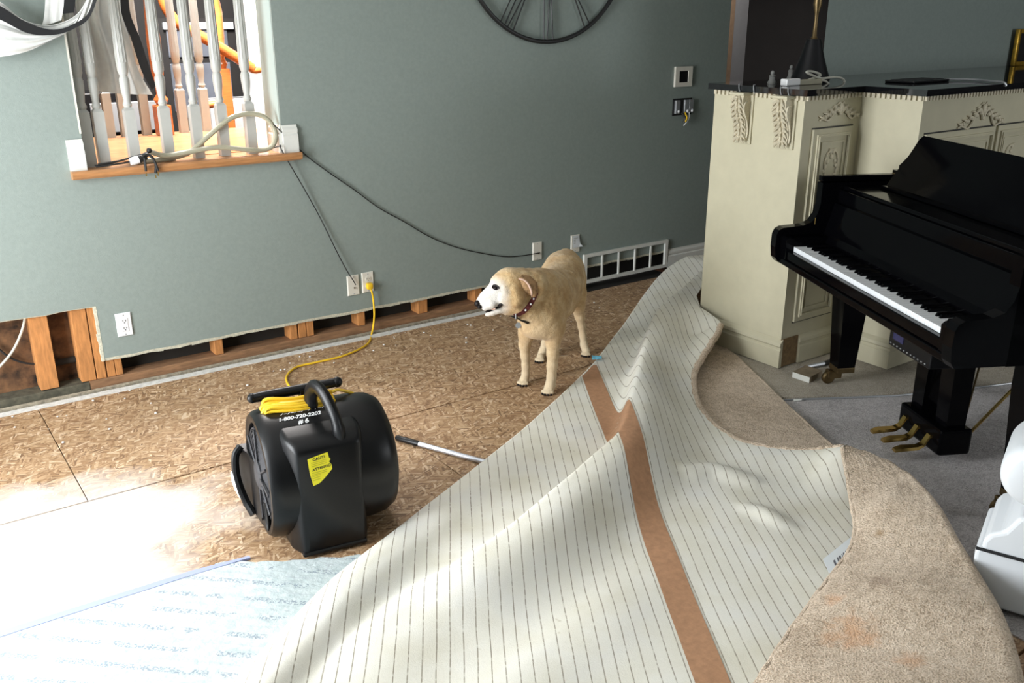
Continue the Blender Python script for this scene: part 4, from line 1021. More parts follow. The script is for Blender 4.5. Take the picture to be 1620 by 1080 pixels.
# open mouth: dark lip line and gap
mp = [(768.5, 494), (774, 492), (780, 489.5), (786, 486), (791, 482.5), (794.5, 480.5)]
mb = MB(); rr_ = [0.006, 0.0085, 0.0098, 0.0098, 0.009, 0.006]
mpath = spline([hit(*q)[0] - ray(*q).normalized() * 0.0005 for q in mp], 5)
mb.tube(mpath, [np.interp(i / (len(mpath) - 1), np.linspace(0, 1, 6), rr_) for i in range(len(mpath))], 10); mb.build('mouth', M_NOSE, dog, smooth=True)
mb = MB(); mb.tube(spline([hit(770, 492, .0085)[0], hit(776, 489.5, .0092)[0], hit(782, 486, .009)[0]], 5), 0.003, 8); mb.build('tongue', M_PINK, dog, smooth=True)
# ear folded back: flattened leaf with a pink rim
def leaf(pts, widths, m, name, lift):
    rows_ = []
    for i, (q, wd) in enumerate(zip(pts, widths)):
        a = pts[max(i - 1, 0)]; b = pts[min(i + 1, len(pts) - 1)]; tx, ty = b[0] - a[0], b[1] - a[1]; L = math.hypot(tx, ty); nx, ny = -ty / L, tx / L
        row = []
        for k in range(9):
            t = k / 4 - 1; x = q[0] + nx * wd * t; y = q[1] + ny * wd * t
            p, n = hit(x, y); row.append(p + n * 0.0 - ray(x, y).normalized() * (lift * (1 - 0.75 * t * t) + 0.001))
        rows_.append(row)
    mb = MB(); w_ = 9; v1 = [p for r in rows_ for p in r]; v2 = [p + ray(850, 450).normalized() * 0.012 for p in v1]; n_ = len(v1)
    fs = [(i * w_ + k, i * w_ + k + 1, (i + 1) * w_ + k + 1, (i + 1) * w_ + k) for i in range(len(rows_) - 1) for k in range(w_ - 1)]
    mb.add(v1 + v2, fs + [tuple(n_ + j for j in f[::-1]) for f in fs])
    return mb.build(name, m, dog, smooth=True, sharp=0)
M_EAR = mat('ear_fur', (0.36, 0.21, 0.10), 0.9, var=0.3, vscale=60, bmp=0.5, bscale=180)
leaf([(824, 437), (832, 443), (839, 452), (843, 462), (845, 470)], [4, 9.5, 12, 9.5, 3.5], M_EAR, 'ear', 0.013)
mb = MB(); mb.tube(spline([hit(820, 441, .004)[0], hit(828, 444, .010)[0], hit(834, 450, .013)[0], hit(838.5, 459, .013)[0], hit(841, 468, .008)[0]], 5), [0.004] * 2 + [0.0048] * 17 + [0.003] * 2, 8); o = mb.build('ear_rim', M_PINK, dog, smooth=True)
# nails
for p in nails: MB().ball((p.x, p.y, 0.006), (0.0062, 0.0062, 0.0055), 8, 6).build('nail', M_NOSE, dog, smooth=True)
# collar
cl = [(848, 462), (846, 468), (842, 476), (836, 485), (828, 493), (820, 497.5), (813, 498)]
cv = [hit(*q) for q in cl]
def strap(pairs, hw, m, name, parent, lift=0.004):
    mb = MB(); P = [p + n * lift for p, n in pairs]; vs_ = []; fs = []
    for i, (p, (q, n)) in enumerate(zip(P, pairs)):
        t = (P[min(i + 1, len(P) - 1)] - P[max(i - 1, 0)]).normalized(); s_ = t.cross(n).normalized()
        vs_ += [p + s_ * hw, p - s_ * hw, p - s_ * hw - n * 0.004, p + s_ * hw - n * 0.004]
    for i in range(len(P) - 1):
        for k in range(4): a = i * 4 + k; b = i * 4 + (k + 1) % 4; fs.append((a, b, b + 4, a + 4))
    fs += [(3, 2, 1, 0), tuple(len(P) * 4 - 4 + k for k in range(4))]
    mb.add(vs_, fs); return mb.build(name, m, parent, smooth=False)
co = strap(cv, 0.0105, M_RED, 'collar', dog); co['label'] = 'dark red collar with small white prints'
for q in ((844, 472), (839, 481), (831, 490)):
    p, n = hit(*q); MB().ball(tuple(p + n * 0.0045), (0.0048, 0.0048, 0.0048), 8, 6).build('print', M_INKWHITE, co, smooth=True)
strap([hit(*q) for q in [(811, 499), (816, 501.5), (822, 504), (829, 507), (837, 510)]], 0.0075, M_BLACK, 'collar_end', co, 0.006)
mb = MB(); p, n = hit(816, 500); mb.tube([p + n * 0.008 + Vector((0, 0, 0.012)), p + n * 0.009 - Vector((0, 0, 0.012))], 0.0025, 8); mb.build('buckle', M_LIGHTGREY, co)
mb = MB(); p = hit(820, 509)[0]; n = -ray(820, 509).normalized(); q_ = n.to_track_quat('Z', 'Y').to_matrix().to_4x4(); c = at_d(820, 514.5, 1.0) ; c = CAMP + (c - CAMP) * ((hit(822, 512)[0] - CAMP).dot(C_F)) + n * 0.008
q_.translation = c; mb.lathe([(0.0, -0.0012), (0.0135, -0.0012), (0.0135, 0.0012), (0.0, 0.0012)], 20, q_); mb.build('tag', M_LIGHTGREY, co)

# ================================================================== GRAND PIANO
KZ = 0.715
ka = at_z(1262, 390, KZ); kb = at_z(1509, 524, KZ)
KW = Vector((kb.x - ka.x, kb.y - ka.y)).length
PROT = math.atan2(kb.y - ka.y, kb.x - ka.x)
pn = thing('grand_piano', 'black lacquered grand piano with raised music desk before the fireplace', 'piano', (ka.x, ka.y, 0.0), rotz=PROT)
AR = 0.115           # arm width each side
X0, X1 = -AR, KW + AR
def pb(name, a, b, m=M_PIANO, bev=0.004, parent=None):
    return MB().box(a, b, None, bev).build(name, m, parent or pn)
# keybed, key slip
pb('keybed', (X0 + 0.015, -0.055, 0.628), (X1 - 0.015, 0.42, 0.655))
pb('key_slip', (X0 + AR - 0.01, -0.045, 0.655), (X1 - AR + 0.01, -0.02, 0.695))
# arms: rounded front, swept up at the back
arm = [(-0.058, 0.630), (-0.072, 0.65), (-0.078, 0.70), (-0.076, 0.755), (-0.066, 0.777), (-0.045, 0.788), (-0.02, 0.79), (0.045, 0.795), (0.085, 0.81), (0.108, 0.845), (0.118, 0.89), (0.118, 0.985), (0.60, 0.985), (0.60, 0.63)]
for s, (xa, xb) in enumerate(((X0, X0 + 0.052), (X1 - 0.052, X1))):
    mb = MB(); mb.prism(arm, 0, xa, xb); mb.build('arm', M_PIANO, pn)
for xa, xb in ((X0 + 0.052, X0 + AR - 0.006), (X1 - AR + 0.006, X1 - 0.052)):
    MB().prism([(-0.05, 0.655), (-0.052, 0.745), (-0.04, 0.755), (0.14, 0.755), (0.15, 0.655)], 0, xa, xb).build('key_block', M_PIANO, pn)
# keys
NW = 52; kw = KW / NW
wk = bpy.data.meshes.new('white_key')
def key_obj(mesh_src, name, m, x, y=0, z=0):
    o = bpy.data.objects.new(name, mesh_src); COL.objects.link(o); o.parent = pn; o.location = (x, y, z); return o
k0 = MB().box((0.0004, -0.018, KZ - 0.022), (kw - 0.0004, 0.135, KZ), None, 0.001).build('white_key', M_KEYW, pn)
k0.location = (0, 0, 0)
for i in range(1, NW): key_obj(k0.data, 'white_key', M_KEYW, i * kw)
b0 = MB().prism([(0.034, KZ), (0.040, KZ + 0.0115), (0.135, KZ + 0.0125), (0.135, KZ)], 0, -0.0055, 0.0055).build('black_key', M_PIANO, pn)
first = True
for i in range(NW - 1):
    if i % 7 in (0, 2, 3, 5, 6):   # from A
        if first: b0.location = ((i + 1) * kw, 0, 0); first = False
        else: key_obj(b0.data, 'black_key', M_PIANO, (i + 1) * kw)
# fallboard behind the keys, with felt line
fb = MB().prism([(0.136, 0.70), (0.132, 0.735), (0.150, 0.76), (0.185, 0.895), (0.205, 0.90), (0.20, 0.70)], 0, X0 + 0.053, X1 - 0.053).build('fallboard', M_PIANO, pn)
# rim / case with curved tail
def rim_outline(off=0.0):
    L = 1.46; pts = [(X0 + off, 0.12 + off)]
    pts += [(X0 + off, y) for y in (0.5, 0.9, 1.2)]
    cx = X0 + 0.36
    for k in range(13):
        a = PI - PI * k / 12; pts.append((cx + (0.36 - off) * math.cos(a), 1.2 + (0.26 - off) * math.sin(a)))
    for t, (x, y) in enumerate([(X0 + 0.74 - off, 1.10), (X0 + 0.80 - off, 1.0), (X0 + 0.95 - off, 0.88), (X0 + 1.15 - off, 0.76), (X1 - 0.05 - off, 0.62), (X1 - off, 0.45), (X1 - off, 0.12 + off)]): pts.append((x, y))
    return pts
ro = rim_outline(); ri = rim_outline(0.03)
n_ = len(ro); mb = MB()
vs_ = [(x, y, 0.628) for x, y in ro] + [(x, y, 0.985) for x, y in ro] + [(x, y, 0.985) for x, y in ri] + [(x, y, 0.90) for x, y in ri]
fs = []
for i in range(n_ - 1):
    j = i + 1
    fs += [(i, j, n_ + j, n_ + i), (n_ + i, n_ + j, 2 * n_ + j, 2 * n_ + i), (2 * n_ + i, 2 * n_ + j, 3 * n_ + j, 3 * n_ + i)]
fs.append(tuple(range(n_))[::-1])
mb.add(vs_, fs); mb.build('rim', M_PIANO, pn, smooth=True, sharp=30)
mb = MB(); mb.prism([(x, y) for x, y in ri if y > 0.42] + [(X1 - 0.03, 0.40), (X0 + 0.03, 0.40)], 2, 0.90, 0.905); mb.build('iron_plate', M_BRASSD, pn)
# lid: closed main part with the front flap folded back on it
def clip_poly(pts, ymin): return [(x, max(y, ymin)) for x, y in pts if y >= ymin - 0.2]
lid_o = [(x * 1.0, y) for x, y in rim_outline(-0.012) if y > 0.47]
mb = MB(); mb.prism([(X0 - 0.012, 0.475)] + lid_o + [(X1 + 0.012, 0.475)], 2, 0.987, 1.007); mb.build('lid', M_PIANO, pn)
mb = MB(); mb.prism([(X0 - 0.012, 0.48), (X0 - 0.012, 0.84), (X1 - 0.35, 0.84), (X1 - 0.1, 0.62), (X1 + 0.012, 0.48)], 2, 1.009, 1.027); mb.build('lid_flap', M_PIANO, pn)
pb('lid_rail', (X0 - 0.012, 0.125, 0.986), (X0 + 0.028, 0.475, 1.012))
pb('lid_rail', (X1 - 0.028, 0.125, 0.986), (X1 + 0.012, 0.475, 1.012))
for y in (0.476,):
    MB().tube([(X0, y, 1.010), (X1, y, 1.010)], 0.006, 8).build('hinge', M_BRASSD, pn)
# music shelf and desk
pb('front_rail', (X0 + 0.053, 0.20, 0.86), (X1 - 0.053, 0.235, 0.955))
pb('music_shelf', (X0 + 0.06, 0.215, 0.955), (X1 - 0.06, 0.40, 0.972))
for xa in (0.24, 0.42, 0.82):
    MB().box((xa, 0.2345, 0.935), (xa + 0.12, 0.242, 0.947), None, 0.002).build('shelf_slot', M_BRASSD, pn)
# desk plate leaning back, scrolled ends
def desk_pt(x, h): return (x, 0.39 + h * 0.42, 0.975 + h * 0.90)
prof = [(0.02, 0.0), (0.028, 0.045), (0.040, 0.085), (0.030, 0.098), (0.042, 0.115), (0.058, 0.145), (0.064, 0.185), (0.068, 0.225), (0.085, 0.245)]
outl = [(x, h_) for x, h_ in prof] + [(KW - x, h_) for x, h_ in prof[::-1]]
nrm = Vector((0, -0.90, 0.42)).normalized() * 0.018
a_ = [Vector(desk_pt(*q)) for q in outl]; b_ = [p + nrm for p in a_]; n_ = len(a_)
mb = MB(); mb.add(a_ + b_, [tuple(range(n_)), tuple(range(n_, 2 * n_))[::-1]] + [(i, (i + 1) % n_, n_ + (i + 1) % n_, n_ + i) for i in range(n_)]); mb.build('music_desk', M_PIANO, pn)
mb = MB(); mb.box((0.03, 0.345, 0.975), (KW - 0.03, 0.392, 0.985)); mb.build('desk_ledge', M_PIANO, pn)
mb = MB(); mb.tube([(KW * .25, 0.47, 1.05), (KW * .25, 0.58, 0.985)], 0.006, 8); mb.build('desk_prop', M_BRASSD, pn)
# legs with brass casters
def leg(x, y, name='leg'):
    mb = MB(); t, b = 0.062, 0.042
    mb.loft([[(x + sx * t, y + sy * t, 0.627) for sx, sy in ((-1, -1), (1, -1), (1, 1), (-1, 1))], [(x + sx * t, y + sy * t, 0.50) for sx, sy in ((-1, -1), (1, -1), (1, 1), (-1, 1))], [(x + sx * b, y + sy * b, 0.115) for sx, sy in ((-1, -1), (1, -1), (1, 1), (-1, 1))]])
    lg = mb.build('leg', M_PIANO, pn)
    MB().box((x - 0.044, y - 0.044, 0.090), (x + 0.044, y + 0.044, 0.118), None, 0.004).build('ferrule', M_BRASSD, lg)
    c = MB(); c.lathe([(0.002, -0.014), (0.024, -0.013), (0.032, -0.006), (0.032, 0.006), (0.024, 0.013), (0.002, 0.014)], 20, Matrix.Translation((x - 0.025, y - 0.05, 0.036 + 0.012)) @ Matrix.Rotation(PI / 2, 4, 'Y')); c.build('caster', M_BRASSD, lg, smooth=True)
    c = MB(); c.box((x - 0.045, y - 0.06, 0.045), (x - 0.005, y + 0.01, 0.088), None, 0.006); c.build('caster_fork', M_BRASSD, lg)
leg(X0 + 0.075, 0.305); leg(X1 - 0.085, 0.33); leg(X0 + 0.40, 1.22)
# pedal lyre
LX = 0.64; LY = 0.06
ly = pb('lyre_box', (LX - 0.150, LY + 0.235, 0.045), (LX + 0.155, LY + 0.37, 0.155), M_PIANO, 0.012)
for s in (-1, 1):
    mb = MB(); mb.loft([[(LX + s * 0.078 + sx * 0.046, LY + 0.31 + sy * 0.045, 0.627) for sx, sy in ((-1, -1), (1, -1), (1, 1), (-1, 1))], [(LX + s * 0.088 + sx * 0.038, LY + 0.31 + sy * 0.040, 0.15) for sx, sy in ((-1, -1), (1, -1), (1, 1), (-1, 1))]]); mb.build('lyre_post', M_PIANO, pn)
for k in (-1, 0, 1):
    x = LX + k * 0.088; mb = MB()
    pth = [(LY + 0.25, 0.112), (LY + 0.225, 0.108), (LY + 0.205, 0.072), (LY + 0.18, 0.060), (LY + 0.12, 0.060), (LY + 0.085, 0.054)]
    wd = [0.014, 0.015, 0.016, 0.018, 0.021, 0.013]
    rings = [[(x - w_, y, z - 0.006), (x + w_, y, z - 0.006), (x + w_ * .8, y, z + 0.006), (x - w_ * .8, y, z + 0.006)] for (y, z), w_ in zip(pth, wd)]
    mb.loft(rings); mb.build('pedal', M_BRASS, ly, smooth=True, sharp=50)
for s in (-1, 1):
    MB().tube([(LX + s * 0.12, LY + 0.36, 0.10), (LX + s * 0.17, LY + 0.72, 0.60)], 0.0065, 8).build('brace_rod', M_BRASS, pn, smooth=True)
MB().tube([(LX + 0.08, LY + 0.375, 0.14), (LX + 0.08, LY + 0.42, 0.60)], 0.004, 8).build('pedal_rod', M_BRASSD, pn, smooth=True)
# player control box under the keybed
bx0 = 0.69; BY = 0.08
cbx = pb('control_box', (bx0, BY, 0.492), (bx0 + 0.28, BY + 0.18, 0.627), M_PIANOM, 0.004)
MB().box((bx0 + 0.03, BY - 0.0025, 0.525), (bx0 + 0.10, BY - 0.0002, 0.565)).build('display', mat('lcd_blue', (0.02, 0.02, 0.07), 0.2), cbx)
for k in range(11):
    x = bx0 + 0.015 + k * 0.0235
    MB().box((x, BY - 0.0035, 0.503), (x + 0.007, BY - 0.0002, 0.5075)).build('button', M_LIGHTGREY, cbx)
# brass lock and knob on the bass arm
mb = MB(); mb.lathe([(0.0, 0), (0.007, 0.002), (0.009, 0.010), (0.005, 0.016), (0.0, 0.017)], 12, Matrix.Translation((X0, 0.16, 0.93)) @ Matrix.Rotation(-PI / 2, 4, 'Y')); mb.build('lid_knob', M_PIANOM, pn, smooth=True)
mb = MB(); mb.tube([(X0 + 0.0525, 0.10, 0.80), (X0 + 0.0525, 0.10, 0.83)], 0.0022, 6); mb.build('stop_pin', M_BRASS, pn)

# ================================================================== FIREPLACE CABINETS
CZ0, CZ1 = 0.016, 1.342
c1 = at_z(1232, 583, CZ0)            # front left bottom corner of left unit
CX0, CY0 = c1.x + 0.012, c1.y + 0.012
c2 = at_z(1402, 584, CZ0)
SX, SY = c2.x + 0.012, c2.y + 0.012  # front left corner of the centre unit
CYB = 3.30
FXR = 6.9
def plinth(mb, x0, y0, x1, y1, z0, h, sides):
    pass
fu = thing('side_cabinet', 'cream carved side cabinet left of the fireplace, corbels on its left face', 'cabinet', (CX0 + .3, (CY0 + CYB) / 2, CZ0))
B((CX0, CY0, CZ0 + 0.012), (SX + 0.02, CYB, CZ1)).build('carcass', M_CREAM, fu)
def plinth_profile(e, z0, d):   # outward offset profile list (offset, z)
    return [(0, z0), (d, z0), (d, z0 + 0.088), (d * .75, z0 + 0.094), (d * .75, z0 + 0.105), (d * 1.02, z0 + 0.112), (d * .9, z0 + 0.128), (d * .35, z0 + 0.14), (0, z0 + 0.146)]
pp = plinth_profile(0, CZ0 + 0.004, 0.021)
# plinth on the left face (mitred with missing front corner piece)
MB().prism([(CX0 - o_, z) for o_, z in pp], 1, CY0 - 0.014, CYB).build('plinth', M_CREAM, fu)
xg = at_y(1258, 560, CY0).x
MB().prism([(CY0 - o_, z) for o_, z in pp], 0, xg, SX).build('plinth', M_CREAM, fu)
o = MB().box((CX0 - 0.004, CY0 - 0.008, CZ0 + 0.004), (xg, CY0 - 0.0005, CZ0 + 0.15)).build('bare_corner', M_RAW, fu); o['label'] = 'bare brown wood where the plinth corner is missing'
# door with frame mouldings
def frame(mb, x0, x1, z0, z1, y, w_, d):
    mb.box((x0, y - d, z0), (x1, y, z0 + w_)); mb.box((x0, y - d, z1 - w_), (x1, y, z1)); mb.box((x0, y - d, z0 + w_), (x0 + w_, y, z1 - w_)); mb.box((x1 - w_, y - d, z0 + w_), (x1, y, z1 - w_))
def panel_door(root, x0, x1, z0, z1, y, name='door'):
    d = MB(); d.box((x0, y - 0.012, z0), (x1, y - 0.0005, z1), None, 0.002); do = d.build(name, M_CREAM, root)
    m = MB(); frame(m, x0 + 0.025, x1 - 0.025, z0 + 0.025, z1 - 0.025, y - 0.012, 0.016, 0.009); frame(m, x0 + 0.033, x1 - 0.033, z0 + 0.033, z1 - 0.033, y - 0.012, 0.006, 0.014); m.build('moulding', M_CREAM, do)
    m = MB(); frame(m, x0 + 0.062, x1 - 0.062, z0 + 0.062, z1 - 0.062, y - 0.012, 0.008, 0.006); m.build('bead', M_CREAM, do)
    a = MB()
    for s in (0, 1):
        cx = x0 + 0.10 if s == 0 else x1 - 0.10; sg = 1 if s == 0 else -1
        a.tube(spline([(cx, y - 0.014, z1 - 0.30), (cx + sg * 0.008, y - 0.015, z1 - 0.22), (cx, y - 0.015, z1 - 0.16), (cx + sg * 0.02, y - 0.015, z1 - 0.115), (cx + sg * 0.075, y - 0.015, z1 - 0.10)], 5), 0.0055, 6)
        for k in range(9): a.ball((cx + sg * (0.012 * (k % 2) + (0.02 * max(0, k - 5))), y - 0.014, z1 - 0.29 + 0.022 * k), (0.011, 0.006, 0.010), 8, 6)
    o_ = a.build('scroll_carving', M_CARVE, do, smooth=True)
    m = MB(); m.box((x0 - 0.002, y - 0.006, z1), (x1 + 0.002, y - 0.0005, z1 + 0.006)); m.box((x0 - 0.002, y - 0.006, z0 - 0.006), (x1 + 0.002, y - 0.0005, z0)); m.build('shadow_gap', M_DARKSLOT, do)
dx0 = at_y(1285, 202, CY0).x; dx1 = at_y(1374, 199, CY0).x; dz1 = at_y(1330, 200, CY0).z; dz0 = at_y(1285, 500, CY0).z
panel_door(fu, dx0, min(dx1, SX - 0.06), dz0, dz1, CY0)
def applique(root, cx, y, cz, w_, h_, name='carved_applique', n=9):
    a = MB(); random.seed(3)
    for s in (-1, 1):
        pth = [(cx, y - 0.006, cz - h_ * 0.1)] + [(cx + s * w_ * 0.5 * t, y - 0.007, cz + h_ * (0.5 * math.sin(t * 7.5) * (1 - t) - 0.35 * t)) for t in (0.15, 0.3, 0.45, 0.6, 0.75, 0.9, 1.0)]
        a.tube(spline(pth, 4), [0.008 * (1 - 0.6 * i / 28) for i in range(29)], 6)
        for k in range(n):
            t = k / n; x = cx + s * w_ * 0.48 * t; z = cz + h_ * 0.45 * (1 - t) * (0.5 if k % 2 else 0.9) - h_ * 0.3 * t
            a.ball((x, y - 0.006, z), (0.016 * (1 - .5 * t), 0.008, 0.011), 8, 6)
            if k % 2 == 0: a.tube([(x, y - 0.004, z), (x + s * 0.012, y - 0.010, z + 0.02 * (1 - t)), (x + s * 0.028, y - 0.005, z + 0.010)], [0.006, 0.005, 0.002], 6)
    a.ball((cx, y - 0.007, cz + h_ * 0.3), (0.018, 0.011, 0.026), 10, 8)
    return a.build(name, M_CARVE, root, smooth=True)
ap = at_y(1332, 178, CY0); applique(fu, ap.x - 0.02, CY0, ap.z, 0.30, 0.075)
# corbels on the left face (x = CX0, projecting to -x)
def corbel(px0, px1, label):
    ya = at_x(px0, 150, CX0 - 0.03).y; yb = at_x(px1, 150, CX0 - 0.03).y; y0, y1 = min(ya, yb), max(ya, yb); w_ = y1 - y0; yc_ = (y0 + y1) / 2
    root = MB(); zt = CZ1 - 0.012
    prof = [(0, zt), (-0.060, zt), (-0.066, zt - 0.02), (-0.064, zt - 0.06), (-0.050, zt - 0.10), (-0.036, zt - 0.14), (-0.030, zt - 0.175), (-0.036, zt - 0.20), (-0.030, zt - 0.215), (0, zt - 0.222)]
    root.prism([(CX0 + q[0], q[1]) for q in prof], 1, y0 + w_ * 0.12, y1 - w_ * 0.12)
    cbo = root.build('corbel', M_CARVE, fu); cbo['label'] = label
    MB().box((CX0 - 0.078, y0, zt - 0.001), (CX0, y1, CZ1 - 0.001), None, 0.003).build('cap', M_CREAM, cbo)
    MB().box((CX0 - 0.010, y0 - 0.004, zt - 0.235), (CX0, y1 + 0.002, zt - 0.003), None, 0.002).build('backplate', M_CREAM, cbo)
    lf_ = MB(); random.seed(5)
    for k in range(9):
        t = k / 8; z = zt - 0.02 - 0.19 * t
        xo = np.interp(-(z - zt), [0, 0.02, 0.06, 0.10, 0.14, 0.175, 0.20, 0.22], [0.060, 0.066, 0.064, 0.050, 0.036, 0.030, 0.036, 0.03])
        for s in (-1, 0, 1):
            if s == 0 and k % 2: continue
            q0_ = (CX0 - xo + 0.004, yc_ + s * w_ * 0.10, z + 0.012); q1_ = (CX0 - xo - 0.010, yc_ + s * w_ * 0.24, z - 0.004); q2_ = (CX0 - xo - 0.002, yc_ + s * w_ * (0.34 + 0.06 * (k % 2)), z - 0.020)
            lf_.tube([q0_, q1_, q2_], [0.006, 0.0085, 0.002], 6)
        lf_.ball((CX0 - xo - 0.002, yc_, z), (0.009, w_ * 0.07, 0.015), 8, 6)
    lf_.build('leaf_carving', M_CARVE, cbo, smooth=True)
    sc = MB(); yy_ = y0 + w_ * 0.11
    sc.tube(spline([(CX0 - 0.03, yy_, zt - 0.035), (CX0 - 0.05, yy_, zt - 0.04), (CX0 - 0.055, yy_, zt - 0.07), (CX0 - 0.03, yy_, zt - 0.12), (CX0 - 0.018, yy_, zt - 0.17), (CX0 - 0.022, yy_, zt - 0.205)], 5), 0.006, 6); sc.build('scroll', M_CARVE, cbo, smooth=True)
corbel(1163, 1187, 'carved cream corbel nearest the hall'); corbel(1228, 1256, 'carved cream corbel nearest the front corner')
# centre unit
fc_ = thing('fireplace_surround', 'cream carved fireplace surround stepping out behind the piano', 'fireplace', ((SX + FXR) / 2, (SY + CYB) / 2, CZ0))
B((SX, SY, CZ0 + 0.012), (FXR, CYB, CZ1)).build('carcass', M_CREAM, fc_)
MB().prism([(SX - o_, z) for o_, z in pp], 1, SY - 0.021, CY0 - 0.022).build('plinth', M_CREAM, fc_)
MB().prism([(SY - o_, z) for o_, z in pp], 0, SX + 0.0005, FXR).build('plinth', M_CREAM, fc_)
ez0 = 0.35; ez1 = at_y(1540, 203, SY).z
xw = at_y(1462, 205, SY).x + 0.005
for k in range(3): panel_door(fc_, xw + k * 0.64, xw + 0.61 + k * 0.64, ez0, ez1, SY, 'panel')
ap = at_y(1553, 183, SY); applique(fc_, ap.x, SY, ap.z - 0.005, 0.42, 0.12, n=11)
# black granite mantel shelf with dentil trim
sh = thing('mantel_shelf', 'black granite mantel shelf along the top of the cream cabinets', 'shelf', (CX0 + 1, (SY + CYB) / 2, CZ1))
MB().prism([(CX0 - 0.03, CYB + 0.02), (CX0 - 0.03, CY0 - 0.03), (SX - 0.03, CY0 - 0.03), (SX - 0.03, SY - 0.03), (FXR, SY - 0.03), (FXR, CYB + 0.02)], 2, CZ1 + 0.001, CZ1 + 0.030).build('slab', M_SLAB, sh)
dt = MB(); zt, zb = CZ1 - 0.001, CZ1 - 0.022
def row(p, q, nx, ny, step=0.026):
    L = math.hypot(q[0] - p[0], q[1] - p[1]); n = int(L / step)
    for i in range(n):
        t = (i + 0.5) / n; x = p[0] + (q[0] - p[0]) * t; y = p[1] + (q[1] - p[1]) * t
        dt.box((x - (0.008 if ny else 0) - (0.012 if nx else 0), y - (0.008 if nx else 0) - (0.012 if ny else 0), zb), (x + (0.008 if ny else 0), y + (0.008 if nx else 0), zt))
row((CX0, CYB), (CX0, CY0), 1, 0); row((CX0, CY0), (SX, CY0), 0, 1); row((SX, CY0), (SX, SY), 1, 0); row((SX, SY), (FXR, SY), 0, 1)
dt.build('dentil_trim', M_CARVE, sh)
# sage wall above the mantel
mwx = at_y(1305, 60, CYB + 0.02).x
o = struct(MB().prism([(mwx, CYB + 0.02), (8.0, CYB + 0.02), (8.0, CYB + 0.034), (mwx + 0.06, CYB + 0.034)], 2, 0, 2.6).build('wall_mantel', M_WALL)); o['label'] = 'sage green wall above the mantel'

# ================================================================== THINGS ON THE WALL
def outlet(px, py, label, kind):
    c = at_y(px, py, WY); x, z = c.x, c.z; hw, hh = 0.036, 0.058
    t = thing('wall_plate' if kind == 'cable' else 'wall_outlet', label, 'wall plate' if kind == 'cable' else 'outlet', (x, WY, z - hh))
    m = M_IVORY if kind in ('cable', 'duplex', 'note') else M_PLASTIC
    mb = MB(); y = WY
    mb.add([(x - hw, y, z - hh), (x + hw, y, z - hh), (x + hw, y, z + hh), (x - hw, y, z + hh), (x - hw + .004, y - .007, z - hh + .004), (x + hw - .004, y - .007, z - hh + .004), (x + hw - .004, y - .007, z + hh - .004), (x - hw + .004, y - .007, z + hh - .004)],
           [(0, 1, 5, 4), (1, 2, 6, 5), (2, 3, 7, 6), (3, 0, 4, 7), (4, 5, 6, 7)]); mb.build('plate', m, t)
    yf = y - 0.007
    if kind == 'decora':
        B((x - .0165, yf - .002, z - .033), (x + .0165, yf, z + .033), .001).build('receptacle', M_PLASTIC, t)
    if kind in ('duplex', 'note'):
        for s in (-1, 1):
            mb = MB(); mb.lathe([(0.0, 0), (.0165, 0), (.0165, .0025), (0.0, .0025)], 24, Matrix.Translation((x, yf, z + s * .0195)) @ Matrix.Rotation(PI / 2, 4, 'X')); mb.build('receptacle', m, t)
    if kind in ('decora', 'duplex'):
        for s in (-1, 1):
            mb = MB(); zc = z + s * .0195 if kind == 'duplex' else z + s * .018
            for sx in (-1, 1): mb.box((x + sx * .006 - .0011, yf - .0034, zc - .001), (x + sx * .006 + .0011, yf - .002, zc + .007))
            mb.lathe([(0.0, 0), (.0024, 0), (.0024, .0014), (0, .0014)], 10, Matrix.Translation((x, yf - .002, zc - .007)) @ Matrix.Rotation(PI / 2, 4, 'X')); mb.build('slots', M_DARKSLOT, t)
    if kind == 'cable':
        mb = MB(); mb.lathe([(.0045, 0), (.0045, .006), (.003, .007)], 12, Matrix.Translation((x + .004, yf, z - .014)) @ Matrix.Rotation(PI / 2, 4, 'X')); mb.build('socket', M_BRASSD, t)
    mb = MB()
    for s in (-1, 1): mb.ball((x, yf - .0005, z + s * (.048 if kind != 'duplex' else .048)), (.003, .0012, .003), 8, 6)
    mb.build('screw', M_LIGHTGREY, t)
    return t, Vector((x, WY, z))
outlet(196.5, 513, 'white outlet beside the big drywall cutout, leftmost on the sage wall', 'decora')
t2, P2 = outlet(558.5, 451, 'ivory cable plate with a thin black cable, left of the yellow plug', 'cable')
outlet(581.5, 446, 'ivory outlet holding the yellow plug', 'duplex')
t4, P4 = outlet(849.5, 397, 'ivory cable plate with wavy black cable, above the dog', 'cable')
t5, P5 = outlet(909.5, 385, 'ivory outlet with a paper note, above the vent grille', 'note')
mb = MB(); x, z = P5.x, P5.z
q = [(x - .026, WY - .0085, z + .052), (x + .026, WY - .0085, z + .052), (x + .032, WY - .014, z + .0), (x + .050, WY - .022, z - .022), (x + .02, WY - .012, z - .024), (x - .026, WY - .0095, z - .026)]
mb.add(q + [(a, b + .0008, c) for a, b, c in q], [(0, 1, 2, 5), (2, 3, 4, 5), (11, 8, 7, 6), (11, 10, 9, 8)]); nt_ = mb.build('paper_note', M_NOTE); top_mesh(nt_); tag(nt_, 'curling white paper note stuck on the outlet behind the dog', 'note')
mb = MB()
for k in range(4): mb.box((x - .018, WY - .0100 - .001, z + .036 - k * .011), (x + .016 - (k % 2) * .01, WY - .0088, z + .039 - k * .011))
mb.build('writing', M_INKGREY, nt_)
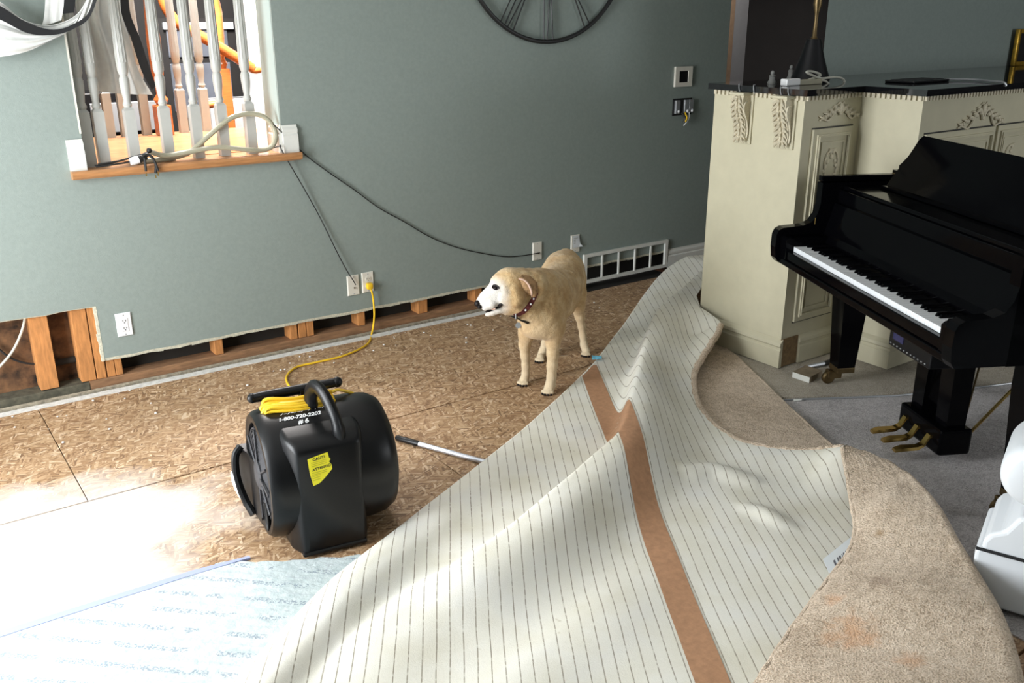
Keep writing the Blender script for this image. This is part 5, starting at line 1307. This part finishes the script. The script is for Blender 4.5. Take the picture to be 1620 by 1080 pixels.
# thin black cables from the ledge to the plates
LP = Vector((1.745, WY - 0.012, 1.075))
k1 = MB(); k1.tube(spline([Vector((1.70, WY + 0.03, 1.06)), LP, at_y(447, 240, WY - .03), at_y(500, 332, WY - .012), at_y(540, 412, WY - .02), P2 + Vector((.008, -.018, .006))], 8), 0.0032, 6)
tag(k1.build('black_cable', M_CABLEB, smooth=True), 'thin straight black cable running from the ledge to the ivory plate', 'cable')
k2 = [at_y(px, py, WY - .008) for px, py in [(432, 196), (450, 214), (485, 245), (520, 273), (560, 300), (600, 328), (640, 352), (680, 374), (720, 390), (760, 401), (800, 405), (830, 404)]]
k2 = [p + Vector((0, 0, 0.004 * math.sin(i * 2.3))) for i, p in enumerate(k2)] + [P4 + Vector((0, -.02, -.008)), P4 + Vector((.004, -.008, -.014))]
tag(MB().tube(spline(k2, 8), 0.0030, 6).build('black_cable', M_CABLEB, smooth=True), 'long wavy black cable sagging across the sage wall', 'cable')
# vent grille
a = at_y(922, 403, WY); b = at_y(1052.5, 421, WY); vx0, vx1, vz0, vz1 = a.x, b.x, 0.026, 0.222
vg = thing('vent_grille', 'white return air grille low on the wall beside the dog', 'vent', ((vx0 + vx1) / 2, WY, vz0))
mb = MB(); fwid = .026
frame_d = 0.018
mb.box((vx0, WY - frame_d, vz0), (vx1, WY - .0005, vz0 + fwid * .8)); mb.box((vx0, WY - frame_d, vz1 - fwid * .8), (vx1, WY - .0005, vz1)); mb.box((vx0, WY - frame_d, vz0 + fwid * .8), (vx0 + fwid, WY - .0005, vz1 - fwid * .8)); mb.box((vx1 - fwid, WY - frame_d, vz0 + fwid * .8), (vx1, WY - .0005, vz1 - fwid * .8)); mb.build('frame', M_WHITE, vg)
for k in range(1, 5):
    x = vx0 + fwid / 2 + (vx1 - vx0 - fwid) * k / 5
    B((x - .005, WY - .016, vz0 + fwid * .8), (x + .005, WY - .004, vz1 - fwid * .8)).build('bar', M_WHITE, vg)
# thermostat frame and open switch box
c = at_y(1079.5, 121, WY)
th = thing('thermostat', 'square silver framed black thermostat on the wall', 'thermostat', (c.x, WY, c.z - .065))
mb = MB(); W_, H_ = .078, .064
for (x0, z0, x1, z1) in ((-W_, -H_, W_, -H_ + .027), (-W_, H_ - .027, W_, H_), (-W_, -H_ + .027, -W_ + .036, H_ - .027), (W_ - .036, -H_ + .027, W_, H_ - .027)): mb.box((c.x + x0, WY - .016, c.z + z0), (c.x + x1, WY - .0005, c.z + z1))
mb.build('frame', M_IVORY, th); B((c.x - W_ + .036, WY - .010, c.z - H_ + .027), (c.x + W_ - .036, WY - .001, c.z + H_ - .027)).build('screen', M_PIANOM, th)
c = at_y(1079, 168, WY)
sb = thing('switch_box', 'open switch box with bare switches and loose wires under the thermostat', 'switch', (c.x, WY, c.z - .06))
B((c.x - .092, WY - .004, c.z - .058), (c.x + .088, WY - .0005, c.z + .052), .002).build('box', M_DARKSLOT, sb)
for k, dx in enumerate((-.058, .025, .068)):
    B((c.x + dx - .020, WY - .022, c.z - .045), (c.x + dx + .020, WY - .0045, c.z + .042), .003).build('switch', M_LIGHTGREY, sb)
    MB().ball((c.x + dx + .006, WY - .024, c.z - .03), (.010, .007, .010), 10, 6).build('toggle', M_PLASTIC, sb, smooth=True)
MB().tube(spline([(c.x - .02, WY - .02, c.z - .04), (c.x + .0, WY - .035, c.z - .075), (c.x - .005, WY - .03, c.z - .105)], 5), .0075, 8).build('wire', M_CABLEB, sb, smooth=True)
MB().tube(spline([(c.x + .01, WY - .02, c.z - .04), (c.x + .005, WY - .045, c.z - .07), (c.x + .0, WY - .04, c.z - .10)], 5), .0055, 8).build('wire', M_YELLOW, sb, smooth=True)
MB().tube(spline([(c.x + .05, WY - .02, c.z - .04), (c.x + .03, WY - .04, c.z - .08), (c.x - .005, WY - .03, c.z - .125)], 5), .004, 8).build('wire', M_PLASTIC, sb, smooth=True)
# big wrought iron clock
CC = Vector((3.425, WY - .022, 2.150)); CR_ = .600
ck = thing('wall_clock', 'huge round black iron clock with roman numeral bars', 'clock', (CC.x, WY, CC.z - CR_))
def ringm(r, tr, n=72): return MB().tube([(CC.x + r * math.sin(2 * PI * i / n), CC.y, CC.z + r * math.cos(2 * PI * i / n)) for i in range(n + 1)], tr, 10)
ringm(CR_, .0125).build('outer_ring', M_IRON, ck, smooth=True); ringm(CR_ * .55, .010).build('inner_ring', M_IRON, ck, smooth=True)
NUM = {1: 'I', 2: 'II', 3: 'III', 4: 'IIII', 5: 'V', 6: 'VI', 7: 'VII', 8: 'VIII', 9: 'IX', 10: 'X', 11: 'XI', 12: 'XII'}
for hnum, s in NUM.items():
    a = PI * hnum / 6; rd = Vector((math.sin(a), 0, math.cos(a))); td = Vector((math.cos(a), 0, -math.sin(a))); mb = MB()
    wtot = sum(.032 if ch == 'I' else .058 for ch in s); x = -wtot / 2
    for ch in s:
        wd = .032 if ch == 'I' else .058; m_ = x + wd / 2
        segs = [(m_, m_)] if ch == 'I' else [(m_ - .022, m_ - .004), (m_ + .022, m_ + .004)] if ch == 'V' else [(m_ - .022, m_ + .022), (m_ + .022, m_ - .022)]
        for o0, o1 in segs: mb.tube([CC + rd * CR_ + td * o0, CC + rd * CR_ * .55 + td * o1], .0042, 6)
        x += wd
    mb.build('numeral', M_IRON, ck)
# ------------------------------------------------------------------ things on the ledge
hz = 1.055
hp = [Vector((1.05, WY + .02, hz)), Vector((1.18, WY + .03, hz)), Vector((1.30, WY + .03, hz + .02)), at_y(330, 215, WY + .03), at_y(365, 187, WY + .03), at_y(395, 180, WY + .03), at_y(420, 186, WY + .02), at_y(435, 207, WY + .01), at_y(433, 228, WY + .0), at_y(418, 237, WY + .0), at_y(395, 237, WY - .005), at_y(345, 233, WY - .0), at_y(300, 240, WY + .0), at_y(262, 246, WY + .005), at_y(238, 240, WY + .01)]
tag(MB().tube(spline(hp, 8), .0125, 10).build('hose', M_HOSE, smooth=True), 'beige hose looped around the balusters on the oak ledge', 'hose')
cb_ = thing('cable_bundle', 'tangle of black cables with a white connector on the oak ledge', 'cable', tuple(at_z(230, 250, 1.042)))
for k, pl_ in enumerate([[(150, 262), (175, 258), (205, 250), (228, 243), (238, 238)], [(152, 264), (180, 260), (210, 255), (235, 246)], [(155, 260), (190, 254), (215, 247), (236, 241)]]):
    MB().tube(spline([at_y(px, py, WY - .03 - .006 * k) for px, py in pl_], 6), .0042, 8).build('cable', M_CABLEB, cb_, smooth=True)
for k, pl_ in enumerate([[(228, 245), (238, 246), (246, 258), (246, 274)], [(226, 247), (233, 244), (243, 252), (250, 270)], [(222, 248), (228, 250), (230, 262), (231, 271)]]):
    MB().tube(spline([at_y(px, py, WY - .056 - .004 * k) for px, py in pl_], 6), .006, 8).build('loose_end', M_CABLEB, cb_, smooth=True)
    e_ = at_y(pl_[-1][0], pl_[-1][1] + 2, WY - .056 - .004 * k); MB().tube([e_, e_ - Vector((0, 0, .016))], .003, 8).build('connector_pin', M_BRASS, cb_)
MB().ball(tuple(at_y(236, 238, WY - .03)), .013, 12, 8).build('connector', M_CABLEB, cb_, smooth=True)
pa, pb_ = at_y(206, 256, WY - .045), at_y(219, 252, WY - .045)
MB().tube([pa, pa.lerp(pb_, .3), pb_], [.016, .0185, .0185], 14).build('connector', M_PLASTIC, cb_, smooth=True)
MB().tube([pb_, at_y(232, 248, WY - .045)], [.02, .013], 12).build('connector', M_CABLEB, cb_, smooth=True)

# ------------------------------------------------------------------ swag scarf
sw = thing('swag_scarf', 'sheer white swag scarf with black ribbon border over the opening', 'curtain', tuple(at_y(60, 90, WY - .06)))
def sheet(curves, n, m, name, parent, fold=0.0, freq=9, dirv=Vector((0, -1, 0)), thick=.0015):
    C = [spline(c, n) for c in curves]; sub = 8; rows_ = []
    for j in range((len(C) - 1) * sub + 1):
        f = j / sub; i = min(int(f), len(C) - 2); t = f - i
        rows_.append([a.lerp(b, t) for a, b in zip(C[i], C[i + 1])])
    mb = MB(); w_ = len(rows_[0]); vs_ = []
    for j, r in enumerate(rows_):
        for k, p in enumerate(r): vs_.append(p + dirv * (fold * (math.sin(freq * 2 * PI * j / (len(rows_) - 1) + .5 * math.sin(k * .3)) + .4 * math.sin(2.3 * freq * j / len(rows_) * 6.28 + k * .12))))
    n_ = len(vs_); fs = [(j * w_ + k, j * w_ + k + 1, (j + 1) * w_ + k + 1, (j + 1) * w_ + k) for j in range(len(rows_) - 1) for k in range(w_ - 1)]
    mb.add(vs_ + [v - dirv * thick for v in vs_], fs + [tuple(n_ + i for i in f[::-1]) for f in fs])
    return mb.build(name, m, parent, smooth=True, sharp=0)
def Y(l, y): return [at_y(px, py, y) for px, py in l]
S = WY - .05
sheet([Y([(-40, -12), (0, 3), (35, 30), (75, 40), (110, 30), (130, 12), (150, -30)], S), Y([(-40, 20), (0, 20), (40, 42), (85, 48), (118, 36), (140, 12), (156, -30)], S - .03)], 6, M_FABRIC, 'swag_upper', sw, .008, 3)
sheet([Y([(-40, -6), (0, 9), (40, 34), (85, 47), (122, 35), (142, 16), (156, -30)], S - .088), Y([(-40, 18), (0, 31), (45, 53), (88, 55), (120, 44), (144, 24), (162, -30)], S - .092)], 6, M_BAND, 'ribbon', sw, .0)
sheet([Y([(-40, 15), (0, 26), (45, 46), (88, 51), (122, 39), (144, 20), (160, -30)], S - .04), Y([(-40, 60), (0, 62), (40, 62), (75, 58), (105, 50), (130, 32), (152, -30)], S - .05), Y([(-40, 92), (0, 90), (30, 85), (52, 78), (75, 67), (100, 55), (118, 40)], S - .02)], 6, M_FABRIC, 'swag_lower', sw, .010, 4)
sheet([Y([(73, -30), (71, 10), (69, 30), (66, 42)], S + .02), Y([(102, -30), (101, 5), (99, 20), (97, 32)], S)], 5, M_FABRIC, 'side_fold', sw, .004, 2)
sheet([Y([(102, -30), (101, 5), (99, 22)], S - .005), Y([(120, -30), (119, 5), (117, 20)], S - .005)], 5, M_BAND, 'ribbon', sw)
T = WY + .20
sheet([Y([(128, -30), (126, 20), (130, 60), (136, 105), (140, 143)], T), Y([(158, -30), (156, 20), (165, 60), (180, 105), (188, 148)], T - .02), Y([(190, -30), (192, 20), (206, 60), (220, 110), (241, 150)], T)], 6, M_FABRIC, 'tail', sw, .022, 3)
sheet([Y([(190, -30), (192, 20), (207, 60), (224, 112), (240, 142)], T - .006), Y([(203, -30), (206, 20), (222, 62), (236, 105), (247, 136)], T - .006)], 6, M_BAND, 'ribbon', sw)

# ------------------------------------------------------------------ things on the mantel
MZ = CZ1 + .0302
def mant(px, y): return at_y(px, 130, y).x
# black vase with gold neck
vy = 3.10; vx = mant(1281, vy)
v_ = thing('table_lamp', 'black bell shaped lamp base with slim gold neck on the mantel', 'lamp', (vx, vy, MZ))
MB().lathe([(.0, 0), (.095, 0), (.098, .01), (.085, .045), (.062, .11), (.048, .16), (.036, .205), (.0, .206)], 28, Matrix.Translation((vx, vy, MZ))).build('base', M_PIANOM, v_, smooth=True)
MB().lathe([(.02, .205), (.012, .22), (.009, .30), (.011, .33), (.022, .37), (.020, .46), (.010, .55)], 20, Matrix.Translation((vx, vy, MZ))).build('neck', M_BRASSD, v_, smooth=True)
M_FIG = mat('grey_figurine', (0.16, 0.16, 0.15), 0.6)
for px, yy_, h_, lab in ((1221, 3.1, .062, 'small pale grey figurine on the mantel near the hall end'), (1250, 3.20, .080, 'small grey figurine on the mantel beside the lamp base')):
    x = mant(px, yy_); f = thing('figurine', lab, 'figurine', (x, yy_, MZ), 'figurines on the mantel')
    MB().lathe([(0, 0), (.022, 0), (.022, .006), (.016, .015), (.013, .03), (.016, .036), (.008, .042)], 14, Matrix.Translation((x, yy_, MZ)) @ Matrix.Diagonal((1, 1, h_ / .06, 1))).build('body', M_FIG, f, smooth=True)
    MB().ball((x, yy_, MZ + h_ * .82), (.010, .010, .012), 10, 8).build('head', M_FIG, f, smooth=True)
# white power strip and its cable
pa = at_z(1242, 132, MZ + .012); 
ps = thing('power_strip', 'white power strip at the mantel edge', 'power strip', (pa.x + .05, pa.y, MZ))
B((pa.x, pa.y - .012, MZ), (pa.x + .10, pa.y + .03, MZ + .032), .005).build('body', M_PLASTIC, ps)
B((pa.x + .10, pa.y - .01, MZ), (pa.x + .27, pa.y + .028, MZ + .024), .004).build('outlet_bar', M_HOSE, ps)
wy = pa.y + .01
wc = [(1262, 136), (1280, 126), (1298, 119), (1285, 113), (1276, 114), (1285, 119), (1300, 124), (1320, 122), (1334, 125), (1335, 134), (1325, 139), (1314, 134), (1302, 127), (1288, 130), (1270, 136)]
tag(MB().tube(spline([at_y(px, py, wy + .004 * math.sin(i)) for i, (px, py) in enumerate(wc)], 8), .0055, 8).build('white_cable', M_CABLEW, smooth=True), 'looped off white cable lying on the mantel', 'cable')
p = at_z(1440, 134, MZ)
tx, ty = SX + .45, 2.75
tr = thing('black_tray', 'flat thin black tray on the mantel', 'tray', (tx, ty, MZ)); MB().box((tx - .16, ty - .08, MZ), (tx + .16, ty + .08, MZ + .012), None, .005).build('body', M_PIANOM, tr)
MB().box((tx - .14, ty - .06, MZ + .012), (tx + .14, ty + .06, MZ + .0135)).build('inlay', M_BLACKD, tr)
gx = SX + .62; gl = [(gx, 2.70, MZ + .008), (gx + .08, 2.6, MZ + .008), (gx + .05, 2.50, MZ + .008), (gx + .02, SY - .02, MZ + .006), (gx + .02, SY - .034, MZ - .012)]
tag(MB().tube(spline(gl, 6), .006, 8).build('grey_cable', M_LIGHTGREY, smooth=True), 'thin grey cable hanging over the mantel edge', 'cable')
# metal hooks clipped along the shelf edge
for px, lab in ((1170, 'little steel hook on the shelf edge over the hall side corbel'), (1193, 'little steel hook between the two corbels'), (1236, 'little steel hook left above the front corbel'), (1248, 'little steel hook right above the front corbel')):
    y = at_x(px, 138, CX0 - .03).y; tag(MB().tube(spline([(CX0 - .010, y + .012, CZ1 + .036), (CX0 - .034, y, CZ1 + .034), (CX0 - .036, y - .004, CZ1 + .012), (CX0 - .034, y - .010, CZ1 - .004)], 5), .0028, 6).build('shelf_hook', M_LIGHTGREY, smooth=True), lab, 'hook', 'steel hooks on the shelf edge')
# gold picture frame leaning on the wall
fy = CYB - .02; fa = at_y(1599, 143, fy); fb_ = at_y(1611, 46, fy); fx0 = (fa.x + fb_.x) / 2 - .02; fzt = fb_.z
pf = thing('picture_frame', 'gold framed dark picture standing on the mantel', 'picture', (fx0 + .3, fy, MZ))
mb = MB(); w_ = .028
for a_, b_ in (((fx0, MZ), (fx0 + w_, fzt)), ((fx0 + .57, MZ), (fx0 + .6, fzt)), ((fx0 + w_, MZ), (fx0 + .57, MZ + w_)), ((fx0 + w_, fzt - w_), (fx0 + .57, fzt))): mb.box((a_[0], fy - .015, a_[1]), (b_[0], fy + .015, b_[1]), None, .006)
mb.build('frame', M_GOLD, pf, smooth=True); B((fx0 + w_, fy - .004, MZ + w_), (fx0 + .57, fy + .01, fzt - w_)).build('canvas', M_DARKWALL, pf)

# ------------------------------------------------------------------ floor bits by the cabinet
pc = at_z(1275, 598, .016 + .02); bd = thing('wood_block', 'small white painted wood offcut on the hearth carpet', 'block', (pc.x, pc.y, .016))
q0 = at_z(1254, 588, .045); q1 = at_z(1281, 597, .045); q2 = at_z(1301, 586, .045); q3 = q0 + (q2 - q1)
mb = MB(); mb.add([(p.x, p.y, .0165) for p in (q0, q1, q2, q3)] + [(p.x, p.y, .045) for p in (q0, q1, q2, q3)], [(3, 2, 1, 0), (4, 5, 6, 7), (0, 1, 5, 4), (1, 2, 6, 5), (2, 3, 7, 6), (3, 0, 4, 7)]); mb.m = [0, 1, 0, 1, 0, 0]; mb.build('body', [M_WHITE, mat('bare_offcut', (0.22, 0.17, 0.11), .8, var=.2)], bd)
a = at_z(1262, 580, .03); b = at_z(1298, 573, .03); c_ = at_z(1316, 566, .03)
kn = thing('scraper', 'grey and black handled scraper by the cabinet plinth', 'tool', (a.x, a.y - .03, .016))
MB().tube([a + Vector((0, -.02, 0)), b + Vector((0, -.02, 0))], [.008, .012], 8).build('blade_holder', M_LIGHTGREY, kn, smooth=True); MB().tube([b + Vector((0, -.02, 0)), c_ + Vector((0, -.025, 0))], [.013, .011], 8).build('handle', M_BLACK, kn, smooth=True)
s_ = at_z(1256, 633, .01); tag(MB().tube([s_, s_ + Vector((.03, -.02, .002))], [.006, .004], 8).build('debris', M_WHITE, smooth=True), 'tiny white chip on the grey carpet below the hearth edge', 'debris')

# ------------------------------------------------------------------ white sofa at the right edge
so = thing('sofa', 'white leather chaise with rolled arm and black piping at the right edge', 'sofa', (2.85, .95, 0.0))
SD = 2.72
def sp(px, py, d=SD):
    r = ray(px, py); t = d / math.hypot(r.x, r.y); return CAMP + r * t
ctr = sp(1640, 762); rad = (sp(1640, 762) - sp(1579, 762)).length
ax = Vector((0.93, 0.36, 0)).normalized(); sd_ = Vector((0.36, -0.93, 0)).normalized()
mb = MB(); rings = []
for t, rr__ in ((0, .2), (.0, .7), (.012, .9), (.03, .98), (.06, 1.0), (.27, 1.0), (.30, .9), (.30, .3)):
    rings.append([ctr + ax * t + (sd_ * math.cos(a) * 1.0 + Vector((0, 0, 1)) * math.sin(a)) * rad * rr__ for a in [2 * PI * k / 40 for k in range(40)]])
mb.loft(rings); mb.build('arm_roll', M_SOFA, so, smooth=True, sharp=0)
e1, e2, e3 = sp(1560, 838), sp(1543, 866), sp(1628, 920)
def face(pts, m, name, dep=.30, bev=0.0):
    mb = MB(); n = len(pts); mb.add([Vector(p) for p in pts] + [Vector(p) + ax * dep for p in pts], [tuple(range(n))[::-1], tuple(range(n, 2 * n))] + [(i, (i + 1) % n, n + (i + 1) % n, n + i) for i in range(n)]); o = mb.build(name, m, so, smooth=False)
    md = o.modifiers.new('b', 'BEVEL'); md.width = .012; md.segments = 3; return o
zpip = e2.z
lft = sp(1556, 850)
def s2(u, z): return Vector((lft.x, lft.y, 0)) + sd_ * u + Vector((0, 0, z))
face([s2(.0, zpip - .02), s2(.0, zpip + .03), s2(.015, zpip + .055), s2(.05, zpip + .075), s2(.08, zpip + .13), s2(.22, zpip + .16), s2(.35, zpip + .13), s2(.35, zpip - .02)], M_SOFA, 'arm_panel')
face([s2(-.012, .02), s2(-.016, zpip - .012), s2(-.012, zpip), s2(.35, zpip), s2(.35, .02)], M_SOFA, 'base_panel')
MB().tube([s2(-.014, zpip + .002) - ax * .004, s2(.35, zpip + .002) - ax * .004], .005, 8).build('piping', M_BAND, so, smooth=True)
def obox(u0, u1, d0, d1, z0, z1, m, name):
    mb = MB(); mb.add([s2(u, z) + ax * d for z in (z0, z1) for u, d in ((u0, d0), (u1, d0), (u1, d1), (u0, d1))], [(3, 2, 1, 0), (4, 5, 6, 7), (0, 1, 5, 4), (1, 2, 6, 5), (2, 3, 7, 6), (3, 0, 4, 7)])
    o = mb.build(name, m, so); md = o.modifiers.new('b', 'BEVEL'); md.width = .03 if m is M_SOFA else .004; md.segments = 3
obox(.352, 1.65, .0, .42, .03, zpip, M_SOFA, 'seat_base'); obox(.352, 1.66, -.015, .43, zpip + .004, zpip + .16, M_SOFA, 'seat_cushion')
for u, d in ((.04, .05), (.04, .25), (1.58, .05), (1.58, .36)): obox(u, u + .05, d, d + .05, .004, .05, M_BLACK, 'foot')
